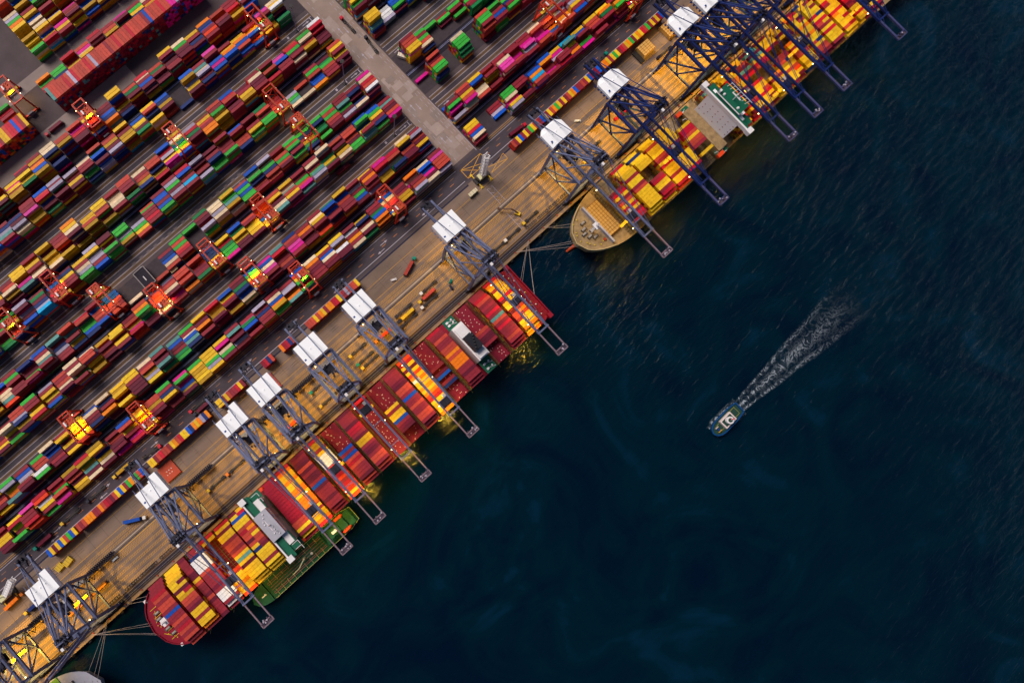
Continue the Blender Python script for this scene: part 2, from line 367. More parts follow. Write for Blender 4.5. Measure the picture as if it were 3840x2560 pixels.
RB = {'r1U':(0,"mssyy. gmgscn g..... mgM... gm.g.. smgmmG mggbmG gmbmgn"),'r1L':(0,".P.... smsggn ...... cgggGG ...... sggmsM ggmbmg mgnmgm mgmbgm mmgbmm"),
 'r2U':(0,"gGmygM mmbgmM myl.gm mmgbbl gmmbmg"),'r2L':(0,"yyYtm. wwwl.. bbgM.. mmgb.. gmmmgb"),
 'r0U':(0,"bmgPMl smysPc yboccs mmmY.m mmcppm mmsPsm mmPplm csppPs msmobm mlmocs mmlymb gmbmml ymsmMl mgmyms"),
 'r0L':(0,"yyRbcm ...... mmlb.. ggcPyl mm..mM nboCsM bosmPm yPlmmR CtymoM ybmsgP yssmMm yoGmmm mtogsM smmgPn ymMbcm")}
RH = {('r1U',0):'666660',('r1U',1):'333332',('r1U',2):'200000',('r1U',3):'121000',('r1U',4):'220200',('r1L',0):'010000',('r1L',1):'655553',('r1L',3):'555543',('r1L',5):'666651',
 ('r2U',0):'455655',('r2L',0):'666420',('r2L',1):'222200',('r2L',2):'333200',('r0L',0):'333332',('r0L',2):'111100',('r0U',0):'155423',('r0L',3):'444344'}
for key, (k0, s) in STRIPS.items():
    r = int(key[1]); U = key[2] == 'U'; yt = YR[r] + (19.3 if U else -4.8)
    for n, cols in enumerate(s.split()):
        k = k0+n; hs = HS.get((key,k)) or rnd_h(6, random.choice((3,4,4,5)))
        hs = ''.join('0' if c == '.' else h for c, h in zip(cols, hs))
        lab = '{c} container, {r} row from the water, '+ordn(k-k0+1)+' bay left of crossroad, '+SN[key]+' strip'
        bay(bx(k), yt, cols, hs, lab)
for key, (k0, s) in RB.items():
    r = int(key[1]); U = key[2] == 'U'; yt = YR[r] + (19.0 if U else -5.2)
    for n, cols in enumerate(s.split()):
        hs = RH.get((key,n)) or rnd_h(6, 4)
        x = 201.6+12.9*n + (7 if key == 'r1U' else 0)
        hs = ''.join('0' if c == '.' else h for c, h in zip(cols, hs))
        bay(x, yt, cols, hs, '{c} container, {r} row from the water, '+ordn(n+1)+' bay right of cross road, '+SN[key]+' yard strip')
# far strips beyond the red wall
for nm, yt, n, x0, x1, b in (('ninth',386,4,-60,150,3),('tenth',417.5,6,-8,150,4),('eleventh',440,6,-8,60,4),('twelfth',462,6,-8,60,4)):
    x = x0; j = 0
    while x < x1:
        if not (nm == 'ninth' and -48 < x < -30):
            cols = ''.join(random.choice('mmmmMssyyyYYYggbnclPPRor') for _ in range(n)); bay(x, yt, cols, rnd_h(n, b), '{c} container, {r} row from the water, '+ordn(j+1)+' bay from the left, '+nm+' yard strip')
        x += 12.9; j += 1
# the tall walls of containers standing crosswise beside the back road
def wall(x0, x1, y0, h, tops, ends, L, lab):
    x = x0; i = 0
    while x < x1:
        for t in range(h):
            top = t == h-1
            e = ends(x)
            c = tops(i, x) if top else e
            cont(x, y0, t*2.62, 2.44, L, 2.56, c, top, lab.format(c=NAME[c], n=ordn(min(39,i+1))) if top else None, side=True)
        x += 2.56; i += 1
TW = "tsssssRslRssssRslsssssmssRssssRsssssmbssssRssPPlPbsssPss"
wall(-19.6, 122, 357.2, 7, lambda i, x: TW[i % len(TW)], lambda x: random.choice('MMrrMMmrrMRtn' if x < 84 else 'PPPMPPnMPb'), CL, '{c} container lying crosswise, {n} from the left in the long red wall')
TW2 = "RmyRssoobRmsRmyysRRb"
wall(-104, -46.5, 357.0, 6, lambda i, x: TW2[i % len(TW2)], lambda x: random.choice('OOsMnGRObMOo'), CL, '{c} container lying crosswise, {n} from the left in the orange wall')
# single line of short containers standing crosswise along the quay road
QL = [(-239.5,-212.5,"byMybysg"),(-212.5,-149,"smsooommosRrMsybymgoygsb"),(-145,-86,"yymsRssmyosRyybnoyolnoggslmsmol"),(-80,-52.5,"yymysmmRym"),(-36,-4,"rRnsyybo"),(8,60,"sssysoymooRRysml"),(221,310,"smybmymgyssmbymysogymymsyobmm"),(311,388,"rbmooymygymRsyogmyoyRsgmymy")]
i = 0
for x0, x1, s in QL:
    x = x0; j = 0
    while x+2.44 < x1:
        c = s[j % len(s)]
        if not (-26 < x < -18):
            for t in range(3):
                top = t == 2
                cc = c if top else random.choice('MrmROM')
                cont(x, 99.3, t*TIER, 2.44, 6.06, TIER-.06, cc, top, f'{NAME[cc]} short container, {ordn(j+1)} from left, {ordn(QL.index((x0,x1,s))+1)} single line beside the quay road' if top else None, side=True)
        x += 2.58; j += 1
# ---- ships' deck cargo (20 or 18 rows abreast)
SHIP_A = [(-197,"mmmRsmssmbmmsmRsmsms",6,0),(-182.6,"yyyyMyMsYssmMyymyyom",6,1),(-161.4,"mmnwwwwsmmmmMmwwwmwm",6,0),(-150.4,"RY----------OsyyoyyO",4,0),
 (-136.9,"RyMyymssmsytyMyyyyyy",6,0),(-123.5,"yybyysmssssmmyyymyyy",6,1),(-92.7,"rrrrrrrrrrrrrrssymym",5,0),(-80,"RoyyoyyooyoooosmyyoR",4,0),(-65.7,"MmMMsMmMMmbMmmmMmmmm",6,0),
 (-51,"RYYmywwwwOORROmROOyO",4,0),(-36.4,"________bmbsRsmmmMsm",6,0),(-21.6,"MmmmMRRmMYYmMMmssmsm",6,0),(-7.1,"R___________________",1,0),(7.6,"________ymyybmMM____",5,0),
 (22.8,"mmmmMMssmbmmsmmssmMs",6,0),(37.1,"ORyMyOowyyoyoORyyoyo",4,1),(52.2,"________m_Mb_mn_____",2,0),(66.6,"RmmsmmssosooommMmmmm",6,0),
 (94.2,"_________smMMm______",3,0),(108.6,"mmRsmmmRmtsmRmmmsmmm",6,0),(123.2,"RoyyyyRyyyssssmyyoyo",6,1)]
SHIP_B = [(240.5,".....mRymsyRymRm..",5,0),(254.6,"Ryyyymyymsyyyyyyyy",6,0),(269.0,"ynyyyy____mRyymRRy",6,0),(284.0,"yysyyysmyRyyymyyRO",5,0),(298.6,"yyyyyym___yyyyyR__",5,0),
 (311.9,"____yRRsyssm__y___",6,0),(350.4,"MtymyyymRymymyRMym",5,1),(365.2,"yyyyooyymRymyRyymR",6,1),(380,"yysMtMR__RyymRyyym",5,1),(394.8,"CtstyRR____ymyOyyy",5,1),(409.6,"MyyyM___mmYYysOyyy",5,1),
 (424.4,"yyMyy__ymyyssyyYyn",5,1),(439.2,"MRyyyyoyymyyCyssmM",5,1),(454,"yyyyyymyRymyRyyymM",5,1),(468.8,"yMRyyRyyyRMyRyyyyR",5,1),(483.6,"yymyRyymyRyMyyRyym",5,1),(498.4,"yMyyRyyRyyMyyRyyRm",5,1)]
HOLES = {'A':[], 'B':[]}
def ship_bays(data, ytop, deck, nrow, nm, tag_):
    n = 0
    for x, s, h, tw in data:
        n += 1
        for i, c in enumerate(s):
            y0 = ytop - CW - i*2.5
            if c in '_-.': HOLES[tag_].append((x, y0, c, i)); continue
            hh = h if h > 1 else 1
            if x == -92.7 and i > 13: hh = 6
            hh = min(hh, 3+i, 3+(len(s)-1-i)+1) if h > 4 else hh
            two = tw and random.random() < (.45 if tag_ == 'A' else .7)
            for t in range(hh):
                top = t == hh-1
                ns = s[i+1] if i+1 < len(s) else '.'
                if not top and ns not in '_-.' and t < hh-2 and not (i == len(s)-1): 
                    if random.random() < .0: pass
                c2 = c if top else random.choice('mmMMsrRyyYo' if tag_ == 'A' else 'yyyYYmRMo')
                base = f'row {ordn(i+1)} from the quay, {ordn(n)} bay from the bow, {nm}'
                if two:
                    for hlf in (0, 1):
                        c3 = c2 if random.random() < .6 else random.choice('yyymsMnoR')
                        cont(x+hlf*6.13, y0, deck+t*TIER, 6.06, CW, TIER-.06, c3, top, f'{NAME[c3]} short container, '+('bow' if hlf == 0 else 'stern')+f' half, {ordn(i+1)} row, {ordn(n)} bay, {nm}' if top else None, side=top)
                else:
                    cont(x, y0, deck+t*TIER, CL, CW, TIER-.06, c2, top, f'{NAME[c2]} container, {ordn(i+1)} row from the quay, {ordn(n)} bay from the bow, {nm}' if top else None, side=top)
ship_bays(SHIP_A, 34.8, 14.0, 20, 'red ship', 'A')
ship_bays(SHIP_B, 34.0, 14.0, 18, 'beige ship', 'B')
# the short stack standing lower behind the second bay of the red ship
for i in range(20):
    for t in range(4):
        c = random.choice('mMmsYyMm'); cont(-170.0, 34.8-CW-i*2.5, 14+t*TIER, 6.06, CW, TIER-.06, c, t == 3, f'{NAME[c]} short container, {ordn(i+1)} row, low stack behind second bay, red ship' if t == 3 else None)
# ---- keep the 300 that show largest as things of their own, the rest as one mass
def score(c):
    x, y, z, L, Wd, H = c[:6]
    P = [project(*p) for p in ((x,y,z+H),(x+L,y,z+H),(x+L,y+Wd,z+H),(x,y+Wd,z+H))]
    if any(p[0] < 4 or p[0] > 3836 or p[1] < 4 or p[1] > 2556 for p in P): return 0
    a = 0
    for k in range(4): a += P[k][0]*P[(k+1)%4][1]-P[(k+1)%4][0]*P[k][1]
    return abs(a)/2*(1.0 if not c[9] else 1.03)
tops = sorted([c for c in CONT if c[7]], key=score, reverse=True)[:300]
ids = set(id(c) for c in tops)
GAPM = .10
def cbox(mb, x, y, z, L, Wd, H, col, ch, along_x=True, text=True):
    mb.box(x, x+L, y, y+Wd, z, z+H, col, bottom=False)
    d = tuple(v*.78 for v in col[:3])+(1,)
    if along_x:
        for k in range(1, 4):
            xx = x + L*k/4
            mb.box(xx-.12, xx+.12, y+.1, y+Wd-.1, z+H+.001, z+H+.02, tuple(v*.9 for v in col[:3])+(1,), bottom=False)
        if text and ch in TXT and L > 10:
            letter(mb, TXT[ch][0], (x+L/2, y-.03, z+H*.55), (1,0,0), (0,0,1), 1.5 if ch not in 'gG' else 1.7, TXT[ch][1])
        mb.box(x+L, x+L+.05, y+.5, y+.6, z+.15, z+H-.15, d); mb.box(x+L, x+L+.05, y+Wd-.6, y+Wd-.5, z+.15, z+H-.15, d)
proto = {}
def container_mesh(L, Wd, H, ch, v):
    key = (round(L,2), round(Wd,2), round(H,2), ch, v)
    if key not in proto:
        mb = MB(); cbox(mb, -L/2, -Wd/2, 0, L, Wd, H, ccol(ch), ch, L > Wd)
        if L < Wd:
            mb.box(-.9,-.8,-Wd/2-.05,-Wd/2,.15,H-.15,(.1,.1,.1,1)); mb.box(.8,.9,-Wd/2-.05,-Wd/2,.15,H-.15,(.1,.1,.1,1))
        proto[key] = mb.mesh('container', PAINT)
    return proto[key]
for c in tops:
    x, y, z, L, Wd, H, ch, top, lab, sd_ = c
    o = link(bpy.data.objects.new('container', container_mesh(L, Wd, H, ch, random.randrange(3))))
    o.location = (x+L/2, y+Wd/2, z); tag(o, lab, 'container', 'stacked shipping containers')
rest = MB()
for c in CONT:
    if id(c) in ids: continue
    x, y, z, L, Wd, H, ch, top, lab, sd_ = c
    px, py = project(x, y, z)
    if px < -160 or px > 4000 or py < -160 or py > 2720: continue
    if top or sd_: cbox(rest, x, y, z, L, Wd, H, ccol(ch), ch, L > Wd, text=sd_ and random.random() < .6)
    else: rest.box(x, x+L, y, y+Wd, z, z+H, ccol(ch), bottom=False)
    if L < Wd:
        for e in (.35, 2.0): rest.box(x+e,x+e+.1,y-.06,y,z+.9,z+1.1,lin(200,120,90),bottom=False)
tag(rest.build('container_stacks', PAINT), 'remaining mass of coloured shipping containers stacked across the yard and ships', 'containers', kind='stuff')
# ---------------------------------------------------------------- ships
RED = mat('hull_red', lin(140,14,40), .5, noise=.12, scale=.25)
REDDK = mat('deck_red', lin(120,14,34), .6, noise=.2, scale=.3)
GREEN = mat('deck_green', lin(14,92,66), .6, noise=.15, scale=.4)
WHITE = mat('ship_white', lin(226,218,214), .5, noise=.05, scale=.5)
GREYD = mat('ship_grey', lin(170,165,172), .5, noise=.08, scale=.5)
BLACK = mat('soot_black', lin(26,26,34), .6)
BEIGE = mat('deck_beige', lin(150,122,84), .7, noise=.38, scale=.3)
ORANGE = mat('lifeboat_orange', lin(226,70,26), .5)
YEL = mat('safety_yellow', lin(226,180,40), .6)
STEEL = mat('dark_steel', lin(60,54,52), .6, noise=.3, scale=1.0)
RUST = mat('lashing_steel', lin(96,84,40), .7, noise=.4, scale=1.2)
GLASS = mat('dark_glass', lin(30,40,52), .15)
MULTI = mat('multi_paint', (1,1,1,1), .6, noise=.08, scale=1.0, attr=True)
def emat(name, s=30): return mat(name, (1.0,.75,.32,1), .5, emit=s)
BULB = emat('lamp_glow', 9)
def flood(parent, loc, power, angle=150, name='floodlight', aim=(0,0,-1), size=.6, col=LAMP):
    l = bpy.data.lights.new(name, 'SPOT'); l.energy = power; l.color = col; l.spot_size = math.radians(angle); l.spot_blend = .9; l.shadow_soft_size = size
    o = link(bpy.data.objects.new(name, l), parent); o.location = loc
    o.rotation_euler = (-Vector(aim)).to_track_quat('Z','Y').to_euler(); return o
def hull_outline(xs, xb, yc, hw, bow, n=12, stern=.9, ex=2.2):
    """deck outline: xs stern x, xb shoulder x, bow = tip x"""
    up = []; s = 1 if xb < xs else -1
    for k in range(n+1):
        t = k/n; x = xb + (bow-xb)*t; up.append((x, hw*math.sqrt(max(0,1-t**ex))))
    L = [(xs, yc+hw*stern), (xs-s*8, yc+hw)] + [(x, yc+h) for x, h in up] + [(x, yc-h) for x, h in reversed(up[:-1])] + [(xs-s*8, yc-hw), (xs, yc-hw*stern)]
    return L
def winch(mb, x, y, z, r=0):
    mb.tube((x-1.6,y,z+.8),(x+1.6,y,z+.8),.9,8,col=lin(150,140,130)); mb.box(x-2.2,x-1.6,y-1,y+1,z,z+1.8,lin(90,80,70)); mb.box(x+1.6,x+2.2,y-1,y+1,z,z+1.8,lin(90,80,70))
def windows_part(parent, x, y0, y1, z0, z1, dx, n, m, mt, name='window'):
    mb = MB()
    for r in range(n):
        z = z0+(z1-z0)*(r+.3)/n
        k = y0
        while k < y1: mb.box(min(x,x+dx),max(x,x+dx),k,k+.7,z,z+.8); k += m*random.choice((1,1,1.6))
    return mb.build(name, mt, parent)
def rim(mb, pts, z0, z1, w=.35, col=(1,1,1,1), closed=False):
    P = pts + ([pts[0]] if closed else [])
    for a, b in zip(P[:-1], P[1:]):
        if (Vector(a)-Vector(b)).length > .05: mb.bar((a[0],a[1],(z0+z1)/2), (b[0],b[1],(z0+z1)/2), w, z1-z0, col)
# ---- red ship
A = thing('container_ship', 'huge crimson container ship alongside the quay, bow at the lower left', 'ship', (0,0,0))
oA = hull_outline(150, -186, 9.8, 25.2, -212.8); oAw = hull_outline(146, -176, 9.8, 23.5, -206, stern=.7)
MB().loft(oAw, oA, WZ-3, 12).build('hull', RED, A)
fc = [p for p in oA if p[0] <= -197.4]; fc = [(-197.5, 9.8+19.8)] + fc + [(-197.5, 9.8-19.8)]
MB().loft(fc, fc, 11.5, 20).build('forecastle_deck', RED, A)
b = MB(); rim(b, fc[1:-1], 20, 21.4, .5); b.build('bulwark', RED, A)
d = MB()
for y0, y1 in ((12,26),(-6,7)):
    d.bar((-199.5,y0,20.3),(-199.5,y1,20.3),.4,.4); d.bar((-207,(y0+y1)/2-3,20.3),(-199.5,(y0+y1)/2-3,20.3),.35,.35); d.bar((-206,(y0+y1)/2+3,20.3),(-199.5,(y0+y1)/2+3,20.3),.35,.35)
d.bar((-203.6,20,20.3),(-207.8,13,20.3),.35,.35); d.bar((-203,-3,20.3),(-208.5,4,20.3),.35,.35)
d.build_each('deck_rail', YEL, A)
d = MB()
for x, y in ((-203,18),(-204.5,14),(-204,5),(-202.6,0)): winch(d, x, y, 20)
for x, y in ((-205,19),(-207,9),(-208,11),(-206,2),(-200,-5),(-200,24),(-201,22),(-203,-4)): d.tube((x,y,20),(x,y,20.9),.35,6,col=lin(226,180,40))
d.build_each('mooring_winch', MULTI, A)
mt = MB()
for a, bb in (((-199.6,8.8,20),(-199,9.5,37)),((-199.6,10.8,20),(-199,10.1,37)),((-198.2,9.8,20),(-198.8,9.8,37))): mt.bar(a, bb, .35)
for z in range(22,37,2): mt.box(-199.8,-198.1,8.9,10.7,z,z+.25)
mt.box(-201.5,-197.5,7,12.6,30,30.4); mt.build('foremast', WHITE, A)
an = MB(); an.box(-205.5,-203.5,28,30.5,16,20.6); an.box(-205,-203,-10.8,-8.6,16,20.6); an.build_each('anchor_fairlead', WHITE, A)
def cargo_fittings(ship, holes, deck, col_cover, col_grid, lash_xs, y0, y1, zl, covm):
    DOT = []; hold = MB(); grid = MB()
    R_ = []
    def run(x, y, z0, z1):
        if R_ and R_[-1][0] == x and R_[-1][3:] == [z0, z1] and abs(R_[-1][1]-(y+2.5)) < .2: R_[-1][1] = y
        else: R_.append([x, y, y+2.46, z0, z1])
    for x, y, c, i in holes:
        if c == '_':
            run(x, y, deck-1.4, deck+.35)
            for k in range(2):
                px, py = x+1.5+random.random()*9, y+.6+random.random()
                DOT.append(((px-.3,px+.3,py-.3,py+.3,deck+.352,deck+.45),lin(225,190,170)))
            if i % 5 == 0:
                DOT.append(((x+3,x+3.25,y+.2,y+2.2,deck+.352,deck+.45),lin(225,190,170)))
        elif c == '-':
            hold.box(x, x+12.2, y, y+2.44, deck-9, deck-8.6, col_grid)
            for k in (0,.5,1): grid.bar((x+12.2*k,y,deck-.3),(x+12.2*k,y+2.44,deck-.3),.35,.35,col_grid)
            grid.bar((x,y,deck-.3),(x+12.2,y,deck-.3),.3,.3,col_grid); grid.bar((x+6,y,deck-8.5),(x+6,y,deck-.2),.4,.4,col_grid)
            hold.box(x+.2,x+6,y+.1,y+2.3,deck-8.6,deck-8.6+random.uniform(0,5),lin(150,118,60))
        else:
            run(x, y, deck-1.4, deck-.9)
            grid.bar((x,y,deck-.8),(x+12.2,y,deck-.8),.22,.2,lin(90,70,50)); grid.bar((x+6.1,y,deck-.8),(x+6.1,y+2.44,deck-.8),.22,.2,lin(90,70,50))
    for x, ya_, yb_, z0, z1 in R_:
        cv = MB(); cv.box(x+.1, x+12.1, ya_-.03, yb_, z0, z1, col_cover)
        for q, cc in DOT:
            if x <= q[0] <= x+12.3 and ya_-.2 <= q[2] and q[3] <= yb_+.2: cv.box(*q, cc, bottom=False)
        cv.build('hatch_cover', mat('hatch_cover_paint', (1,1,1,1), .6, noise=.2, scale=.3, attr=True), ship)
    if hold.v: hold.build('open_hold', mat('hold_paint',(1,1,1,1),.7,noise=.3,scale=.5,attr=True), ship)
    if grid.v: grid.build('cell_guides', MULTI, ship)
    for x in lash_xs:
        lb = MB()
        for dx in (0, 1.1):
            lb.bar((x+dx,y0,zl),(x+dx,y1,zl),.28,.3)
            lb.bar((x+dx,y0,zl-5),(x+dx,y1,zl-5),.25,.3)
        y = y0
        while y > y1:
            lb.bar((x,y,12),(x,y,zl+1),.3,.3); lb.bar((x,y,zl),(x+1.1,y,zl),.3,.2); lb.bar((x+1.1,y,zl-5),(x,y-2.5,zl),.15,.15); y -= 2.5
        lb.build('lashing_bridge', RUST, ship)
cargo_fittings(A, HOLES['A'], 14, lin(128,12,38), lin(120,96,50), [x-1.75 for x, *_ in SHIP_A[1:] if x not in (-161.4,-150.4,-136.9,94.2)]+[-163.2,-138.2,92.8], 34.9, -15.3, 22, REDDK)
# forward deckhouse
h = MB(); h.box(-104.5,-95.5,-9,29,12,42); h.build('deckhouse', WHITE, A)
h = MB(); h.box(-105.6,-100.2,-17,35,42,43); h.build('wing_deck', GREEN, A)
for y0_, y1_ in ((20.6,35),(-17,-.5)):
    h = MB(); h.box(-106.4,-105.3,y0_,y1_,42,45.2); h.build('bridge_wing', WHITE, A)
for y0_ in (31.6,-18.4):
    h = MB(); h.box(-107.4,-102.6,y0_,y0_+4.2,42,45.8); h.build('wing_cab', WHITE, A)
h = MB(); h.box(-101,-94.6,20.5,32,40.2,41.2); h.box(-101,-94.6,-14,-.5,40.2,41.2); h.box(-104,-95,29,34.8,24,25); h.box(-104,-95,-14.8,-9,24,25); h.build_each('upper_deck', GREEN, A)
h = MB(); h.box(-106.2,-95.5,-.5,20.6,42.01,46.6); h.build('wheelhouse_roof', GREYD, A)
h = MB()
for k in range(9): h.dome((-103+random.random()*5, 1.5+k*2.1, 46.6), .6, .9, 8)
h.tube((-100,10,46.6),(-100,10,55),.25); h.box(-100.2,-99.8,6,14,52,52.3); h.tube((-99,4,46.6),(-99,4,52),.2); h.build_each('radar_mast', WHITE, A)
h = MB()
for z in range(14,41,3): h.box(-95.5,-95.1,-8.5,28.5,z,z+1.2)
h.box(-95.52,-94.9,12,19,14,40); h.build('louvred_aft_wall', mat('louvre_grey', lin(168,150,142), .6, noise=.1, scale=.4), A)
h = MB()
for y in (33.2,-13.4):
    h.box(-98.5,-92.5,y-1.3,y+1.3,22,24.4); h.dome((-93,y,22.5),1.5,2); h.dome((-98,y,22.5),1.5,2)
h.build_each('lifeboat', ORANGE, A)
h = MB()
for y in (32.5,28,-10,-14): h.bar((-99,y,41.3),(-94,y,41.3),.3,.3); h.bar((-94,y,41.3),(-94,y-3,41.3),.3,.3)
h.box(-101,-99.5,25,27,41.3,41.6); h.box(-101,-99.5,-8,-6,41.3,41.6); h.build_each('deck_davit', WHITE, A)
# aft funnel house
h = MB(); h.box(82.2,91.6,-4,26,12,36); h.box(83,90.5,16,24,36,38); h.box(83,90.5,-3,2,36,38); h.build('engine_casing', WHITE, A)
h = MB(); h.box(82.4,91.6,26,34.8,22,23); h.box(82.4,91.6,-15,-4,22,23); h.build_each('aft_upper_deck', GREEN, A)
h = MB(); h.box(83.4,90.6,3,15,36,44); h.build('funnel', BLACK, A)
h = MB()
for k in range(5): h.tube((85+k*1.0,5+k*2,44),(85+k*1.0,5+k*2,46),.55)
h.build_each('exhaust_pipe', STEEL, A)
h = MB()
for y in (30,32.5,-8,-12): h.box(84,86,y-1,y+.6,23,24.2); h.bar((86,y,23.5),(91,y-2,23.5),.3,.3); h.tube((89,y,23),(89,y,24.6),.7,7)
h.build_each('deck_machinery', WHITE, A)
# aft mooring deck
h = MB()
for dx in (0,2.2,4.4,6.2,8.2,9.6): h.bar((138+dx,34,12.6),(138+dx,-14,12.6),.3,.5)
for k in range(14):
    y = 33-k*3.4; h.bar((138,y,12.4),(149.5,y,12.4),.2,.3)
h.build('aft_deck_frames', mat('deck_frame_red', lin(150,40,30), .6, noise=.3, scale=.5), A)
h = MB()
for k in range(11): h.tube((143+(k%3)*1.8,31-k*4,12),(143+(k%3)*1.8,31-k*4,13.6),.5,6,col=lin(230,200,120) if k%2 else lin(220,215,210)); 
h.bar((140,25,13),(142,20,13),.3,.3,lin(226,160,40)); h.bar((141,5,13),(144,0,13),.3,.3,lin(226,160,40)); h.build_each('stern_fitting', MULTI, A)
h = MB(); h.box(149.6,150.4,-15,34.6,12,15); h.box(147,150.4,-16,-12,12,15.2); h.box(147,150.4,32,35.6,12,15.2); h.build('stern_rail', RED, A)
# ---- beige ship
B = thing('container_ship', 'container ship with beige foredeck, orange bulbous bow and white green bridge, upper right', 'ship')
oB = hull_outline(640, 244, 11.4, 24.0, 199.5, n=14, ex=1.85); oBw = hull_outline(636, 262, 11.4, 22.5, 209, n=14, stern=.7)
MB().loft(oBw, oB, WZ-3, 12.5, top=False).build('hull', mat('hull_ochre', lin(120,92,62), .6, noise=.25, scale=.2), B)
bd = MB(); bd.face([(x,y,12.5) for x, y in oB]); bd.build('main_deck', BEIGE, B)
fb = [p for p in oB if p[0] < 223]; fb = [(223,11.4+20.8)]+fb+[(223,11.4-20.8)]
MB().loft(fb, fb, 12.3, 18).build('forecastle_deck', BEIGE, B)
b = MB(); rim(b, fb[1:-1], 18, 19.3, .5); b.build('bulwark', mat('bulwark_cream', lin(196,170,120), .6, noise=.2, scale=.5), B)
h = MB(); h.tube((212,11.4,-3),(199,13,-2.6),2.2,9,.9); h.dome((198.5,13,-3.4),1.1,1.2); h.build('bulbous_bow', mat('antifouling_orange', lin(170,62,24), .6, noise=.2, scale=.5), B)
h = MB(); h.box(220.3,221.6,-6,29,18,22); h.build('breakwater', GREYD, B)
h = MB()
for x, y in ((214,20),(211,16),(214,6),(211,9),(216,12),(209,13)): winch(h, x, y, 18)
for x, y in ((204,16),(205,18),(206,7),(207,5),(208,24),(216,0),(212,25),(209,2),(213,-1),(203,11)): h.tube((x,y,18),(x,y,18.9),.45,6,col=lin(220,190,50))
h.box(217,219,-1,1,18,19,lin(170,60,30)); h.build_each('mooring_winch', MULTI, B)
h = MB()
for a, bb in (((213.5,10,18),(214.4,11.2,38)),((213.5,12.8,18),(214.4,11.6,38)),((215.5,11.4,18),(214.7,11.4,38))): h.bar(a, bb, .4)
for z in range(20,38,2): h.box(213.6,215.3,10.4,12.4,z,z+.25)
h.box(212.5,216,9,14,32,32.4); h.build('foremast', WHITE, B)
g = MB(); g.box(223.6,236,-1,26.5,12.6,15.5); g.build('forward_hatch_cover', mat('golden_cover', lin(206,160,84), .7, noise=.12, scale=.4), B)
g = MB()
for k in range(12): g.bar((223.6,26.5-k*2.5,15.55),(236,26.5-k*2.5,15.55),.25,.25)
for k in range(6): g.bar((223.8+k*2.43,-1,15.55),(223.8+k*2.43,26.5,15.55),.2,.25)
g.build('cover_grid', mat('grid_brown', lin(150,84,30), .7), B)
cargo_fittings(B, HOLES['B'], 14, lin(140,120,92), lin(150,120,60), [237.5]+[x-1.6 for x, *_ in SHIP_B[1:]]+[325.5], 34.8, -12.6, 21, mat('cover_tan', lin(150,126,92), .7, noise=.25, scale=.4))
h = MB(); h.box(337.5,345,-4,27,12.5,46); h.build('deckhouse', mat('deckhouse_white', lin(248,244,244), .5), B)
windows_part(B, 337.4, -3, 26, 27, 44, .08, 4, 5.3, mat('port_rust', lin(150,60,50), .5))
h = MB(); h.box(328.5,337.4,-9,31,12.5,24); h.build('lower_house', BEIGE, B)
h = MB(); h.box(338.6,342,-13,34.6,46,47.2); h.build('wing_deck', GREEN, B)
h = MB(); h.box(337.3,338.6,-13,34.6,46,49.8); h.build('bridge_wing', WHITE, B)
for y0_ in (31.6,-14.6):
    h = MB(); h.box(336.8,341.5,y0_,y0_+4,46,50.2); h.build('wing_cab', WHITE, B)
h = MB(); h.box(342,352,1,24,47.2,50.2); h.box(342,350,24,31,42,43); h.box(342,350,-9,1,42,43); h.box(326,337,29,34,20,21); h.box(326,337,-12,-7,20,21); h.build_each('upper_deck', GREEN, B)
h = MB(); h.tube((346,12,50.2),(346,12,58),.35); h.box(345.6,346.4,8,16,55,55.5); h.dome((344,19,50.2),1.1,1.6); h.dome((344,5,50.2),1.1,1.6)
for k in range(7): h.bar((350,22-k*3,50.2),(353,21-k*3,52.5),.25); h.bar((353,22-k*3,52.5),(353,19-k*3,52.5),.25)
h.build_each('radar_mast', WHITE, B)
h = MB(); h.box(342.2,344,-1,1,50.2,52.5); h.box(342.2,344,22,23.6,50.2,52.5); h.bar((341,24,50.4),(341,1,50.4),.5,.8); h.build_each('roof_locker', WHITE, B)
h = MB(); h.box(323.5,328.5,30.6,33.6,21,24); h.box(325,331,-13,-10,21,24); h.build_each('lifeboat', ORANGE, B)
h = MB()
for y in (27,31,-8,-11):
    h.bar((326,y,21.5),(334,y-1.5,23),.3); h.tube((330,y,21),(330,y,23),.8,7); h.bar((328,y-1.5,22),(333,y+1.5,22),.25)
h.build_each('deck_davit', WHITE, B)
# ---- grey ship at the bottom left corner
Cc = thing('cargo_ship', 'pale grey ship bow with green hatches in the bottom left corner', 'ship')
oC = hull_outline(-480, -300, 10, 24, -263, n=10); oCw = hull_outline(-478, -310, 10, 22, -272, n=10, stern=.8)
MB().loft(oCw, oC, WZ-3, 16).build('hull', GREYD, Cc)
h = MB(); h.box(-292,-284,20,32,16,17); h.box(-297,-284,3,15,16,17); h.build_each('green_hatch', mat('hatch_green', lin(110,150,50), .6, noise=.1), Cc)
h = MB(); winch(h,-279,22,16); winch(h,-281,12,16); h.box(-283,-277,14,17,16,18,lin(90,85,80)); h.build_each('mooring_winch', MULTI, Cc)
